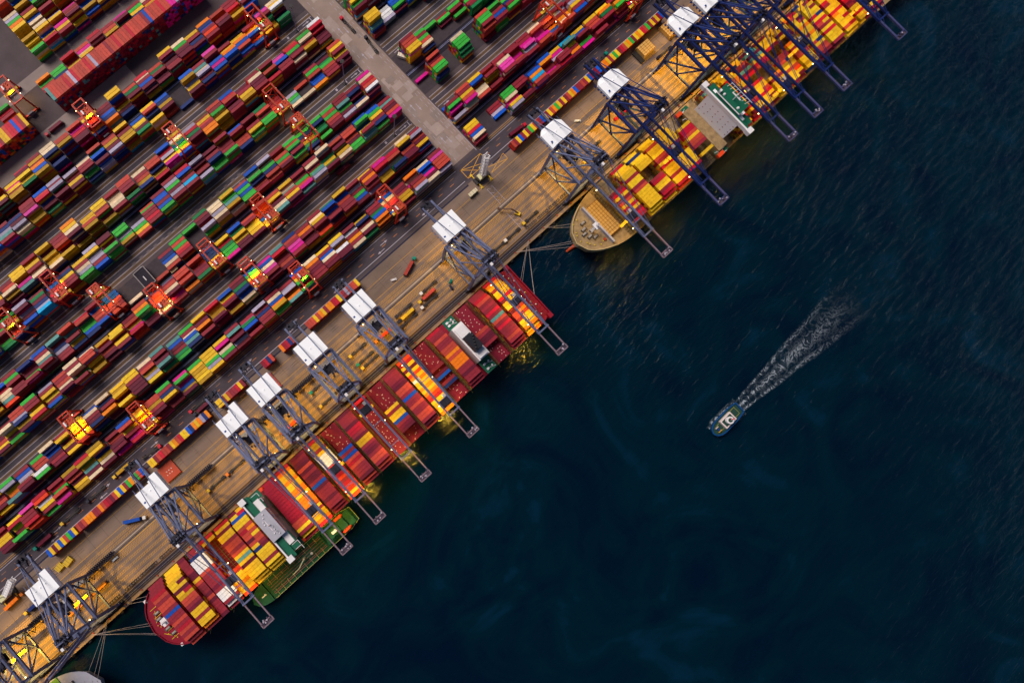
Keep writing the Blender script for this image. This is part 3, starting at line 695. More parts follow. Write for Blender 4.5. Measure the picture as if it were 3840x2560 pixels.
# ---- green tanker alongside the red ship
T = thing('bunker_tanker', 'small green bunker tanker lying along the outer side of the red ship', 'tanker')
oT = hull_outline(-58, -138, -24, 7.6, -154.5, n=9, stern=.75); oTw = hull_outline(-60, -132, -24, 6.8, -151, n=9, stern=.6)
TG = mat('tanker_green', lin(14,80,56), .6, noise=.4, scale=.3)
MB().loft(oTw, oT, WZ-2, 3).build('hull', TG, T)
ft = [(-141,-24+7.2)]+[p for p in oT if p[0] < -139.5]+[(-141,-24-7.2)]; MB().loft(ft, ft, 2.9, 5.2).build('forecastle_deck', TG, T)
h = MB(); h.box(-86,-60,-29.6,-18.2,2.9,6.5); h.box(-82,-66,-28,-20,6.5,10); h.box(-80,-72,-27,-21,10,13); h.build('deckhouse', TG, T)
h = MB(); h.box(-136,-90,-26.2,-22,3.01,4.6); h.build('tank_trunk', TG, T)
h = MB()
for y in (-19.6,-21,-23.2,-25.2,-27.4,-28.6): h.path([(-138,y,4.9),(-120,y,4.9),(-88,y,4.9)], .22)
h.build('deck_pipe', mat('pipe_pink', lin(150,96,90), .6), T)
h = MB()
for k in range(9): h.bar((-136+k*5.4,-31,3.4),(-136+k*5.4,-17.4,3.4),.22,.3)
rim(h, oT, 3, 3.9, .25, closed=True); h.build_each('deck_rail', mat('rail_cream', lin(190,190,130), .6), T)
h = MB(); h.tube((-106,-24,4),(-106,-24,10),.7,8); h.tube((-106,-24,10),(-112,-26.5,10.5),.4,6); h.bar((-112,-26.5,10.5),(-119,-27,10),.4); h.build('hose_crane', mat('crane_cream', lin(210,200,150), .6), T)
h = MB()
for y in (-18.6,-29.2): h.box(-72,-66,y-1.1,y+1.1,7,9); h.dome((-66,y,7.4),1.1,1.4); h.dome((-72,y,7.4),1.1,1.4)
h.build_each('lifeboat', ORANGE, T)
h = MB(); h.dome((-100,-25,4.6),1.1,1.2); h.dome((-144,-24,5.2),.8,1); h.box(-147,-143,-25,-24,5.2,6); h.box(-78,-74,-25,-23,13,16); h.build_each('deck_fitting', WHITE, T)
# ---- tug and its wake
TU = thing('tugboat', 'blue rimmed harbour tug with green deck steaming through open water', 'tugboat', (197.6,-164.4,WZ), math.radians(2))
oU = hull_outline(14.3, -5, 0, 5.6, -15, n=10, stern=.8)
MB().loft([(x*.94,y*.9) for x, y in oU], oU, -1.5, 3.2).build('hull', mat('tug_blue', lin(0,40,80), .5), TU)
h = MB(); h.face([(x*.95,y*.91,3.3) for x, y in oU]); h.build('deck', mat('tug_deck', lin(30,62,52), .7, noise=.15, scale=.5), TU)
h = MB(); rim(h, oU, 3.2, 4.2, .8, closed=True); h.build('rubber_rim', mat('tug_rim', lin(0,66,120), .6), TU)
h = MB(); h.box(-5.6,5.4,-3.7,3.7,3.3,6); h.build('deckhouse', mat('tug_house', lin(222,200,192), .5), TU)
h = MB(); h.box(-4.6,4.4,-2.7,2.7,6.01,6.2); h.build_each('upper_deck', mat('tug_deck', lin(30,62,52)), TU)
h = MB(); h.tube((-.2,0,6.2),(-.2,0,9),2.6,12); h.tube((-.2,0,9),(-.2,0,9.4),2.9,12); h.build('wheelhouse', WHITE, TU)
h = MB(); h.tube((-.2,0,9.41),(-.2,0,9.5),1.7,12); h.build('wheelhouse_roof', mat('tug_deck', lin(30,62,52)), TU)
h = MB(); h.tube((0,0,9.5),(0,0,14),.15); h.bar((0,-1.2,12),(0,1.2,12),.15); h.build('mast', WHITE, TU)
h = MB(); h.bar((.4,.2,9.8),(3.2,-1.6,9.9),.5,.3); h.build('fire_monitor', mat('signal_red', lin(205,30,50), .5), TU)
h = MB(); h.tube((-10,-1.5,4),(-10,1.5,4),.9,8,col=lin(20,60,120)); h.box(-11.5,-8.6,-2,-1.5,3.3,5,lin(200,150,50)); h.box(-11.5,-8.6,1.5,2,3.3,5,lin(200,170,150)); h.build_each('towing_winch', MULTI, TU)
h = MB()
for y in (3.1,-3.1): h.bar((5,y,3.5),(11,y,3.5),.2,.2)
h.bar((11,3.1,3.5),(11,-3.1,3.5),.2,.2); h.bar((-9,2.6,3.5),(-6,2.6,3.5),.2,.2); h.bar((-9,-2.6,3.5),(-6,-2.6,3.5),.2,.2); h.build_each('deck_line', mat('tug_line', lin(170,160,70), .7), TU)
def foam():
    m = bpy.data.materials.new('foam'); m.use_nodes = True; n = m.node_tree.nodes; l = m.node_tree.links; b = n['Principled BSDF']
    b.inputs['Base Color'].default_value = lin(190,198,205); b.inputs['Roughness'].default_value = .8
    uv = n.new('ShaderNodeVertexColor'); uv.layer_name = 'Col'; tc = n.new('ShaderNodeTexCoord')
    nz = n.new('ShaderNodeTexNoise'); nz.inputs['Scale'].default_value = .16; nz.inputs['Detail'].default_value = 5; nz.inputs['Roughness'].default_value = .58; nz.inputs['Distortion'].default_value = 1.6
    l.new(tc.outputs['Object'], nz.inputs[0])
    sp = n.new('ShaderNodeSeparateColor'); l.new(uv.outputs[0], sp.inputs[0])
    ab = n.new('ShaderNodeMath'); ab.operation = 'SUBTRACT'; l.new(nz.outputs[0], ab.inputs[0]); ab.inputs[1].default_value = .5
    a2 = n.new('ShaderNodeMath'); a2.operation = 'ABSOLUTE'; l.new(ab.outputs[0], a2.inputs[0])
    mr = n.new('ShaderNodeMapRange'); mr.inputs[1].default_value = .0; mr.inputs[2].default_value = .05; mr.inputs[3].default_value = 1; mr.inputs[4].default_value = 0.06; l.new(a2.outputs[0], mr.inputs[0])
    pw = n.new('ShaderNodeMath'); pw.operation = 'MULTIPLY'; l.new(mr.outputs[0], pw.inputs[0]); l.new(sp.outputs[0], pw.inputs[1])
    l.new(pw.outputs[0], b.inputs['Alpha']); return m
fm = MB()
NX, NY = 90, 24
def wk(i, j):
    t = i/NX; x = 207+t*140; hw = 4.5+t*15; s = (j/NY*2-1); return (x, -164.3-t*1.5+s*hw+math.sin(t*17)*.5*t, WZ+.02), t, s
def wd(t, s):
    c = math.exp(-((s+.0)/(.13+.3*t))**2)*max(0,1-t)**1.3; e = math.exp(-((abs(s)-.8)/.12)**2)*max(0,1-t)**1.2
    v = min(1, 1.1*c+e+.2*(1-t)*(1-abs(s))); return (v,v,v,1)
for i in range(NX):
    for j in range(NY):
        P = [wk(i,j), wk(i+1,j), wk(i+1,j+1), wk(i,j+1)]
        fm.face([p[0] for p in P], wd((P[0][1]+P[1][1])/2, (P[0][2]+P[2][2])/2))
for s in (-1, 1):
    for i in range(26):
        x0 = 184+i*1.15; w0 = 5.0 if i > 4 else 3+i*.5
        for j in range(3):
            y0 = -164.6+s*(w0+.3+j*.8); fm.face([(x0,y0,WZ+.02),(x0+1.15,y0,WZ+.02),(x0+1.15,y0+s*.8,WZ+.02),(x0,y0+s*.8,WZ+.02)], (.75-j*.25,)*3+(1,))
tag(fm.build('wake_foam', foam()), 'white churning wake trailing behind the tug', 'wake', kind='stuff')
# ---- mooring lines
ROPE = mat('mooring_rope', lin(170,150,140), .8)
def rope(a, b, lab, g):
    mb = MB(); a, b = Vector(a), Vector(b); n = 8; P = [a.lerp(b, k/n) - Vector((0,0,math.sin(math.pi*k/n)*1.2)) for k in range(n+1)]
    mb.path(P, .11, 4); tag(mb.build('mooring_line', ROPE), lab, 'rope', g)
for a, bb, l_ in (((180.2,39.3,1),(150.7,20,13),'first stern line of the red ship to the orange topped bollard'),((180.2,39.3,1),(150.9,18.2,13),'second stern line of the red ship beside the first'),
    ((180.2,39.3,1),(150.7,5.2,13),'long outer stern line of the red ship'),((180.2,39.3,1),(150.7,4.6,13),'longest outer stern line of the red ship, rightmost of the fan'),
    ((196.2,39.2,1),(207.2,25.5,18.5),'short upper bow line of the beige ship'),((196.2,39.2,1),(205.1,24,18.5),'short lower bow line of the beige ship'),
    ((166.8,39,1),(197.9,15.8,18.5),'long bow line of the beige ship, topmost of its fan'),((166.8,39,1),(199,13.3,18.5),'middle long bow line of the beige ship'),((166.8,39,1),(200.5,8.8,18.5),'lowest long bow line of the beige ship'),
    ((-255,38.3,1),(-210.5,15.5,20.5),'upper long bow line of the red ship'),((-255,38.3,1),(-211.2,13.9,20.5),'second long bow line of the red ship'),((-255,38.3,1),(-212,7.5,20.5),'third long bow line of the red ship'),((-255,38.3,1),(-211.3,5.5,20.5),'lowest long bow line of the red ship'),
    ((-223.4,38,1),(-202.3,28.5,20.5),'short bow line of the red ship near the quay'),((-220.2,38.3,1),(-199.2,30.5,20.5),'shortest bow line of the red ship near the quay'),
    ((-240.4,39.4,1),(-271.8,16.4,16.5),'left line down to the grey ship'),((-240.4,39.4,1),(-267.8,12.7,16.5),'middle line down to the grey ship'),((-240.4,39.4,1),(-265.2,10.7,16.5),'right line down to the grey ship')):
    rope(a, bb, l_, 'mooring lines')
# ---------------------------------------------------------------- quay cranes
ST1 = mat('crane_slate', lin(98,102,130), .45, noise=.28, scale=.5)
ST2 = mat('crane_blue', lin(26,42,96), .45, noise=.25, scale=.5)
STB = mat('boom_end_mauve', lin(128,104,112), .5, noise=.25, scale=.6)
HOUSE = mat('machinery_house_white', lin(250,247,245), .45, noise=.03, scale=.3)
DARKM = mat('machinery_dark', lin(38,34,46), .6, noise=.4, scale=1.2)
def sts(X, style, label, raised=False, ty=0, lamps=(1,1), chain=False, house='flat', gy=58):
    blue = style in 'B'; S = ST2 if blue else ST1
    t = thing('quay_crane', label, 'crane', (X,0,0), 0, 'ship to shore cranes along the quay')
    zg = 45.0; braced = style != 'P'
    for y in (71.7, 42.0):
        mb = MB(); mb.box(-10.5,10.5,y-.9,y+.9,2.2,4.4); mb.build('sill_beam', S, t)
        mb = MB()
        for s in (-1, 1):
            mb.box(s*9-3.5,s*9+3.5,y-.5,y+.5,.9,2.1)
            for k in range(6): mb.tube((s*9-3+k*1.2,y-.35,.45),(s*9-3+k*1.2,y+.35,.45),.42,8)
        mb.build_each('wheel_bogie', DARKM, t)
        mb = MB(); mb.box(-10.6,10.6,y-.9,y+.9,zg-3,zg-.6); mb.build('cross_beam', S, t)
        mb = MB(); mb.box(-9,9,y-.8,y+.8,15,17); mb.build('portal_beam', S, t)
    for sx in (-1, 1):
        for y in (71.7, 42.0):
            mb = MB(); mb.bar((sx*9,y,4.4),(sx*10.4,y,zg-.8),2.0,1.8); mb.build('leg', S, t)
        MB().bar((sx*10.4,72.4,zg-2),(sx*10.4,41.2,zg-2),1.9,2.0).build('side_beam', S, t); MB().bar((sx*9.4,71,16),(sx*9.4,42.6,16),1.2,1.6).build('lower_side_beam', S, t)
        mb = MB(); mb.bar((sx*9.3,70.6,17),(sx*10.2,43.5,zg-4),1.0)
        if braced: mb.bar((sx*10.2,71,zg-3),(sx*9.4,57,16.5),.9); mb.bar((sx*10.2,43,zg-3),(sx*9.4,57,16.5),.9)
        mb.build('diagonal_brace', S, t)
        mb = MB(); mb.box(sx*4.1-.7,sx*4.1+.7,40,103.5,zg-.4,zg+1.6); mb.build('girder', S, t)
    # tail platform
    mb = MB()
    mb.box(-5,5,101,104.5,zg-.5,zg+.6)
    for k in range(14):
        x = -4.6+random.random()*9.2; y = 98+random.random()*7; mb.box(x-.6,x+.6,y-.7,y+.7,zg+.6,zg+.6+random.random()*2.4)
    for y in (90,94,98): mb.bar((-4.2,y,zg+1),(4.2,y,zg+1),.35,.35)
    for s in (-1,1): mb.bar((s*5.2,90,zg+2.6),(s*5.2,105,zg+2.6),.12,.12)
    mb.build_each('tail_platform', DARKM, t)
    # machinery house
    mb = MB(); hx = 9.6; y0, y1 = 72.6, 88.2
    if house == 'gable':
        P = [(-hx,y0),(hx,y0),(hx,y1-3.5),(hx-3.5,y1),(-hx+3.2,y1),(-hx,y1-3)]
        R_ = [(-hx+3.6,y0+.3),(hx-.4,y0+.3),(hx-.8,y1-4),(hx-3.8,y1-1.4),(-hx+4.6,y1-1.4),(-hx+3.8,y1-4)]
        mb.loft(P, P, zg+1.5, zg+4.5); mb.loft(P, R_, zg+4.5, zg+6.5)
    elif house == 'notch':
        P = [(-hx,y0),(hx,y0),(hx,y1),(hx-5.5,y1),(hx-5.5,y1-2),(hx-7.5,y1-2),(hx-7.5,y1-3.4),(-hx,y1-3.4)]; mb.loft(P, P, zg+1.5, zg+6.5)
    else:
        mb.box(-hx+.4,hx-.4,y0,y1,zg+1.5,zg+6.5)
    mb.build('machinery_house', HOUSE, t)
    mb = MB()
    for s in (-1, 1): mb.bar((s*(hx+.5),y0-1,zg+2.4),(s*(hx+.5),y1+.8,zg+2.4),.25,.25)
    mb.bar((-hx,y0-1.2,zg+1.4),(hx,y0-1.2,zg+1.4),1.2,1.0)
    for k in range(5): mb.box(-hx-1.1,-hx-.3,y0+1+k*3,y0+2.4+k*3,zg+1.2,zg+2)
    mb.build('house_walkway', S, t)
    mb = MB()
    for k in range(3): mb.tube((-4+k*4,y0+8,zg+6.5),(-4+k*4,y0+8,zg+7),.45,8)
    mb.box(-hx+1.2,-hx+2.6,y0+3.4,y0+4.6,zg+6.51,zg+6.56,lin(20,60,130)); mb.build_each('roof_vent', MULTI, t)
    # apex frame and stays
    ax = 4.6; za = 72.0; ya = 42.4
    mb = MB()
    for s in (-1, 1): mb.bar((s*9.8,42,zg),(s*ax,ya,za),1.2); mb.bar((s*ax*.95,ya+1,za),(s*9.4,71.5,zg),.9)
    mb.bar((-ax,ya,za),(ax,ya,za),1.1,1.3); mb.bar((-7,42,zg+14),(7,42,zg+14),.8)
    if braced:
        for s in (-1, 1): mb.tube((s*3.9,ya+1,za-1),(s*3.9,74,zg+2),.75,8); mb.tube((s*ax,ya,za-3),(s*10.2,57,zg-2),.5,6)
    mb.build('apex_frame', S, t)
    mb = MB()
    for k in range(22):
        x = random.uniform(-5.4,5.4); y = random.uniform(39.2,45.5); z = za+random.random()*1.5; mb.box(x-.5,x+.5,y-.5,y+.5,z-1,z+random.random()*1.2)
    for y in (40,45.6): mb.bar((-5.8,y,za+1.6),(5.8,y,za+1.6),.12,.12)
    mb.box(-5.6,5.6,39.4,45.6,za-1.2,za-1.0); mb.build('apex_platform', DARKM, t)
    mb = MB(); mb.box(-3.6,-1.8,37.6,39.6,za-.5,za+1.6); mb.build('sheave_cover', WHITE, t)
    mb = MB()
    for s in (-1, 1): mb.tube((s*4.2,ya+2,za),(s*4.3,100,zg+1.6),.33,6)
    mb.build('backstay', S, t)
    # boom
    L0, L1 = 40.0, -38.0
    bm = MB(); be = MB()
    def BP(x, y, z):
        if not raised: return (x, y, z)
        a = math.radians(80); d = 40-y; return (x, 40-d*math.cos(a)-(z-zg)*math.sin(a), zg+d*math.sin(a)+(z-zg)*math.cos(a))
    for s in (-1, 1):
        bm.bar(BP(s*4.1,L0,zg+.6), BP(s*4.1,-17.5,zg+.6), (1.9 if s < 0 else 1.0) if blue else 1.3, 1.9)
        be.bar(BP(s*4.1,-17.5,zg+.6), BP(s*4.1,L1+3,zg+.6), 1.5 if blue else .9, 1.4)
        if blue or braced: bm.bar(BP(s*2.9,L0,zg+1.9), BP(s*2.9,-17.5,zg+1.9), .2, .2)
    for y in (34,12,-6): bm.bar(BP(-4.1,y,zg+.9), BP(4.1,y,zg+.9), .6, .7)
    bm.bar(BP(-5,-17.5,zg+1.2), BP(5,-17.5,zg+1.2), 1.1, 1.4)
    if blue:
        y = 34
        while y > -16: bm.bar(BP(-4.1,y,zg+1.7), BP(-1.4,y-4,zg+1.7), .3, .3); bm.bar(BP(-1.4,y-4,zg+1.7), BP(-4.1,y-8,zg+1.7), .3, .3); y -= 8
        bm.bar(BP(-1.4,38,zg+1.7), BP(-1.4,-16,zg+1.7), .4, .4)
    bm.build('boom', S, t)
    be.bar(BP(-4.6,L1+3,zg+.6), BP(4.6,L1+3,zg+.6), .8, 1.2); be.bar(BP(-4.6,L1,zg+.6), BP(4.6,L1,zg+.6), .6, 1.2)
    for s in (-1, 1): be.bar(BP(s*4.5,L1,zg+.6), BP(s*4.5,L1+3,zg+.6), .7, 1.2)
    be.build('boom_end', mat('boom_end_blue', lin(66,66,104), .5, noise=.3, scale=.8) if blue else STB, t)
    bp = MB(); a = BP(-4.3,L1+.3,zg+1); 
    for k in range(10):
        x = random.uniform(-3.8,3.8); y = L1+random.uniform(.5,3.6); p_ = BP(x,y,zg+1.2); g = random.choice((lin(60,54,70),lin(60,54,70),lin(180,170,180))); bp.bar(p_, BP(x,y+.9,zg+1.2), .9, .7, g)
    bp.bar(BP(0,L1+.2,zg+.5), BP(0,L1+3.4,zg+.5), 8.6, .2, lin(78,66,78)); bp.build('boom_tip_platform', MULTI, t)
    mb = MB()
    if not raised:
        for s in (-1, 1):
            mb.tube((s*4.2,ya-1,za),(s*4.1,11,zg+1.6),.26,5); mb.tube((s*4.2,ya-1,za),(s*4.1,-17,zg+1.8),.26,5)
            if blue: mb.tube((s*3.2,ya-1,za),(s*3.2,-16,zg+1.8),.2,5)
        mb.build('forestay', S, t)
    # trolley, cab and spreader
    mb = MB(); y = ty
    mb.box(-3.6,3.6,y-3,y+3,zg-.3,zg+.5); mb.box(-2.6,-.4,y-2,y+2,zg+.5,zg+1.6); mb.box(.6,2.4,y-2,y+1.4,zg+.5,zg+1.5)
    mb.build('trolley', DARKM, t)
    mb = MB(); mb.box(1.2,3.4,y+3.1,y+5.6,zg-3.2,zg-.6); mb.build('operator_cab', mat('cab_paint', lin(190,180,175), .5), t)
    zs = 33 if y < 36 else 22
    mb = MB(); mb.box(-6.1,6.1,y-1.1,y+1.1,zs,zs+.6); mb.box(-1.2,1.2,y-1.4,y+1.4,zs+.6,zs+1.5)
    for s in (-1, 1): mb.tube((s*1.2,y-1,zs+1.4),(s*2.4,y-1.6,zg-.3),.08,4); mb.tube((s*1.2,y+1,zs+1.4),(s*2.4,y+1.6,zg-.3),.08,4)
    mb.build('spreader', YEL, t)
    # stairs along a leg and portal clutter
    mb = MB()
    for k in range(9): mb.bar((10.6,70-(k%2)*4,5+k*4.2),(10.6,66+(k%2)*4,9.2+k*4.2),.5,.2)
    mb.box(-4,4,60,66,zg-6,zg-5.4)
    for k in range(16): 
        x = random.uniform(-3.6,3.6); yy = random.uniform(56,67); mb.box(x-.6,x+.6,yy-.8,yy+.8,zg-5.4,zg-5.4+random.random()*2.2)
    mb.build_each('winch_deck', DARKM, t)
    if chain:
        mb = MB()
        for k in range(15): x = 7+k*1.55; mb.bar((x,70.6,3.5),(x+1.2,74.2,6.2),.8,.6); mb.bar((x+.4,73.8,3.2),(x+1.4,71,6.6),.5,.5)
        mb.bar((6,72.6,3.2),(31,72.6,3.2),1.4,1.0); mb.build('cable_chain_reel', DARKM, t)
    gl = MB()
    for (lx, ly, lz) in ((-5.2,30,zg-1),(5.2,10,zg-1),(-5.2,-8,zg-1),(9.5,60,15),(-9.5,52,15),(-6,70,zg-3),(6,44,zg-3)):
        if raised and ly < 36: continue
        gl.box(lx-.25,lx+.25,ly-.25,ly+.25,lz,lz+.4)
    gl.build('floodlight_lamp', BULB, t)
    if lamps[0]: flood(t, (0,gy,39), 34000*lamps[0], 118, aim=(0,-.1,-1))
    if lamps[1] and not raised: [flood(t, (0,yy,43.5), e*lamps[1], 130, aim=(0,-.05,-1)) for yy, e in ((30,4000),(12,4600),(-4,4600))]; flood(t, (0,-19,43), 24000*lamps[1], 100, aim=(0,-.35,-1))
    return t
sts(-290,'N','slate braced quay crane cut by the bottom left corner, boom up',raised=True,lamps=(3.0,0),chain=True,ty=60)
sts(-236,'N','slate quay crane with its boom raised, second from the lower left corner',raised=True,lamps=(1.2,0),chain=True,house='notch',ty=60)
sts(-143,'N','slate braced quay crane with its boom over the red ship bow bays',ty=0,lamps=(.9,1.0),chain=True,house='notch')
sts(-73,'N','slate braced quay crane, left one of two close together near the red ship bridge',ty=-2,lamps=(1.5,1.2),chain=True,house='notch')
sts(-43,'N','slate braced quay crane, right of two close together, over a white container row',ty=8,lamps=(1.5,1.2),chain=True)
sts(-1,'P','mauve unbraced quay crane lighting orange hatch covers of the red ship',ty=24,lamps=(.8,1.4))
sts(43.5,'P','mauve unbraced quay crane with its trolley low over gold containers',ty=-9,lamps=(.9,1.6))
sts(128.5,'N','slate braced quay crane standing over the stern of the red ship',ty=10,lamps=(1.2,1.3),gy=66)
sts(232.5,'N','slate braced quay crane over the bow of the beige ship',ty=-1,lamps=(1.4,.8),house='gable')
sts(290,'B','deep blue quay crane with gabled white house, first right of the slate ones',ty=12,lamps=(2.2,.75),house='gable')
sts(362,'B','deep blue quay crane whose boom crosses just behind the beige ship bridge',ty=6,lamps=(2.6,.75),house='gable')
sts(389,'B','deep blue quay crane, middle of three close booms at the upper right',ty=-6,lamps=(2.4,.75),house='gable')
sts(420,'B','deep blue quay crane, right of three close booms at the upper right',ty=8,lamps=(2.4,.75),house='gable')
sts(480,'B','deep blue quay crane with only its boom end showing at the top right',ty=0,lamps=(2,.75),house='gable')
# ---------------------------------------------------------------- yard cranes
RTM = mat('yard_crane_orange', lin(206,52,22), .5, noise=.25, scale=1.0)
RTD = mat('yard_crane_rail', lin(112,66,46), .6, noise=.3, scale=1.0)
def rtg_proto():
    t = thing('yard_crane', 'x', 'crane')
    hw, z = 4.2, 20.5
    for sx in (-1, 1):
        mb = MB(); mb.box(sx*hw-.55,sx*hw+.55,-12,12,z,z+1.5); mb.build('girder', RTM, t)
        mb = MB(); mb.box(sx*hw-.2,sx*hw+.2,-11.6,11.6,z+1.51,z+1.75); mb.build('trolley_rail', RTD, t)
        for sy in (-1, 1):
            mb = MB(); mb.bar((sx*5.6,sy*11.4,2.2),(sx*hw,sy*11.4,z+.4),1.0,1.1); mb.build('leg', RTM, t)
    for sy in (-1, 1):
        mb = MB(); mb.bar((-6.6,sy*11.4,1.9),(6.6,sy*11.4,1.9),1.2,1.3); mb.build('sill_beam', RTM, t)
        mb = MB(); mb.bar((-hw,sy*11.7,z+.8),(hw,sy*11.7,z+.8),.8,.9); mb.build('end_beam', RTM, t)
        mb = MB()
        for x in (-6.4,-5,5,6.4): mb.tube((x,sy*11.4-.4,.75),(x,sy*11.4+.4,.75),.75,9)
        mb.build_each('wheel', BLK, t)
    mb = MB(); mb.bar((-5.4,11.4,3),(4.4,11.4,15),.4); mb.bar((5.4,11.4,3),(-4.4,11.4,15),.4); mb.bar((-4.6,11.4,15),(4.6,11.4,15),.5); mb.build('lattice_brace', RTM, t)
    mb = MB(); mb.box(-2.6,2.2,-13.3,-11.9,2.2,4.8); mb.build('engine_box', mat('engine_grey', lin(120,112,124), .6), t)
    mb = MB(); mb.box(-3.4,3.4,-2.6,2.6,z+1.76,z+2.2)
    for k in range(12):
        x = random.uniform(-3,3); y = random.uniform(-2.3,2.3); mb.box(x-.45,x+.45,y-.45,y+.45,z+2.2,z+2.2+random.random()*1.4)
    trol = mb.build('trolley', mat('trolley_orange', lin(190,70,36), .6, noise=.35, scale=1.4), t)
    mb = MB(); mb.box(-2.6,-1.5,-1.8,1.8,z+2.21,z+3.9); mb.build('control_box', WHITE, trol)
    mb = MB(); mb.box(-3.6,-2.7,-1.6,1.4,z+2.21,z+3.3); mb.build('hoist_cover', RTM, trol)
    mb = MB(); mb.box(-6,6,-1.1,1.1,z-5,z-4.5)
    for s in (-1,1): mb.tube((s*2,0,z-4.6),(s*2.4,0,z+1.8),.1,4)
    mb.build('spreader', YEL, trol)
    mb = MB()
    for sx in (-1,1):
        for sy in (-1,1): mb.box(sx*4.9-.2,sx*4.9+.2,sy*7-.2,sy*7+.2,z-.2,z+.1)
    mb.build_each('floodlight_lamp', BULB, t)
    return t
rp = rtg_proto(); first = True
def strip_y(k):
    r = YR[int(k[1])]; return r+13.6 if k[2] == 'U' else r-13.8
RT = [(-7.6,'r3U',332,1,'beside the middle of the long red container wall'),(30.5,'r2U',278.8,1,'in the sixth yard strip among yellow containers'),(138.4,'r3L',296,1,'left of the topmost light mast'),
 (106.5,'r2L',237.6,0,'upper of the touching pair left of the cross road'),(107,'r1U',222.7,0,'lower of the touching pair left of the cross road'),(-108.8,'r2L',236.8,1,'right of the yellow rows at the left side'),
 (-89.5,'r1U',222.7,1,'left of the black roofed building'),(-58.9,'r1L',182,2,'below the black roofed building, lamps lit on orange tops'),(-8.3,'r1L',178,0,'over navy containers in the third yard strip'),
 (-151,'r2L',246,0,'at the left edge of the picture in the fifth strip'),(43.4,'r1L',177.7,1,'with lamps on pale red tops, third yard strip'),(118.2,'r0L',119.3,0,'nearest the quay, next to ochre containers'),
 (30.4,'r0L',131,1,'over green containers beside the quay road'),(4.9,'r0U',147.5,1,'over green and yellow tops in the second strip'),(-164.1,'r0U',161,3,'glowing yellow over lit containers at the lower left'),
 (-123.5,'r0L',122.8,2,'lower left, over short mixed containers by the quay road'),(313.8,'r0U',164,0,'right of the cross road among pink and maroon containers'),(-39.5,'T',386,1,'at the left edge between the two tall crosswise walls'),(369.5,'r0L',115,0,'cut by the top edge behind the blue quay cranes')]
for x, k, ty, lit, lab in RT:
    t = rp if first else copy_tree(rp); first = False
    yc = 384.0 if k == 'T' else strip_y(k); t.location = (x, yc, 0); t['label'] = 'orange yard crane '+lab; t['group'] = 'orange yard cranes'
    for ch in t.children:
        if ch.name.startswith('trolley') and not ch.name.startswith('trolley_rail'): ch.location.y = max(-8.4, min(8.4, ty-yc))
    if k[-1] == 'U' or k == 'T': t.rotation_euler.z = 0
    if lit: flood(t, (0,0,19.5), 3800*lit, 100, size=.4)
# ---------------------------------------------------------------- vehicles
def truck_proto(name, ccab):
    t = thing(name, 'x', 'truck')
    m_ = mat('cab_'+name+str(ccab), lin(*ccab), .45)
    mb = MB(); mb.box(-1.2,1.2,-1.2,1.2,.9,3.0); mb.box(-1.25,-1.0,-1.05,1.05,1.9,2.8); mb.box(-1,.8,-1.05,1.05,3.0,3.15); mb.build('cab', m_, t)
    mb = MB(); mb.box(-1.28,-1.2,-1,1,1.95,2.75); mb.build_each('windscreen', GLASS, t)
    mb = MB(); mb.box(-1,16,-.45,.45,.8,1.1)
    for k in range(9): mb.box(1.8+k*1.6,2.0+k*1.6,-1.15,1.15,1.1,1.3)
    mb.box(2,15.8,-1.2,-1.0,1.1,1.35); mb.box(2,15.8,1.0,1.2,1.1,1.35); mb.build('trailer_frame', STEEL, t)
    mb = MB()
    for x in (-.3,3.2,4.4,12.6,13.8,15): 
        for s in (-1,1): mb.tube((x,s*1.2,.5),(x,s*.7,.5),.5,8)
    mb.build_each('wheel', BLK, t)
    return t
PR = {}
def truck(x0, y, x1=None, y1=None, cab=(226,190,60), cname='yellow', load=None, lab='', rl=None):
    y1 = y if y1 is None else y1; x1 = x0+16 if x1 is None else x1
    if cname not in PR: PR[cname] = truck_proto('yard_truck', cab); t = PR[cname]
    else: t = copy_tree(PR[cname])
    a = math.atan2(y1-y, x1-x0); t.location = (x0+1.2*math.cos(a), y+1.2*math.sin(a), .02); t.rotation_euler.z = a
    t['label'] = lab; t['group'] = 'trucks and empty trailers in the port'
    if load:
        mb = MB(); cbox(mb, 0, -CW/2, 0, CL, CW, 2.6, ccol(load), load); o = mb.build('container', PAINT)
        o.location = (x0+(1.2+3.0)*math.cos(a), y+(1.2+3.0)*math.sin(a), 1.38); o.rotation_euler.z = a
        l2 = ' '.join(lab.split()[:12]); tag(o, rl or f'{NAME[load]} container on the {l2}', 'container', 'containers riding on trucks')
W_, YC, GC, OC, RC, BC, KC = ((225,215,205),'white'),((226,180,50),'yellow'),((0,130,110),'green'),((230,120,30),'orange'),((200,24,50),'red'),((24,60,130),'blue'),((44,40,56),'black')
def tr(x0, y, c, lab, **k): truck(x0, y, cab=c[0], cname=c[1], lab=lab, **k)
tr(16,64.2,YC,'yellow truck, uppermost of three empty ones under the two mauve cranes'); tr(16,55.6,GC,'green truck, middle of three empty ones under the two mauve cranes'); tr(17,51.3,YC,'yellow truck, lowest of three empty ones under the two mauve cranes')
tr(-24,63.6,GC,'green truck with empty trailer left of the first mauve crane'); tr(-25.5,51,YC,'yellow truck close to the quay edge left of the first mauve crane')
tr(88.5,64,W_,'white truck, uppermost of the right trio on the apron'); tr(83.3,59.8,YC,'yellow truck carrying an orange box in the right trio',load='s'); tr(81.7,55.4,W_,'white truck, lowest of the right trio on the apron')
tr(62.4,63.4,KC,'dark truck, uppermost of the left trio on the apron'); tr(61,59.2,KC,'dark truck carrying a yellow box in the left trio',load='y'); tr(60.4,55,KC,'dark truck, lowest of the left trio on the apron')
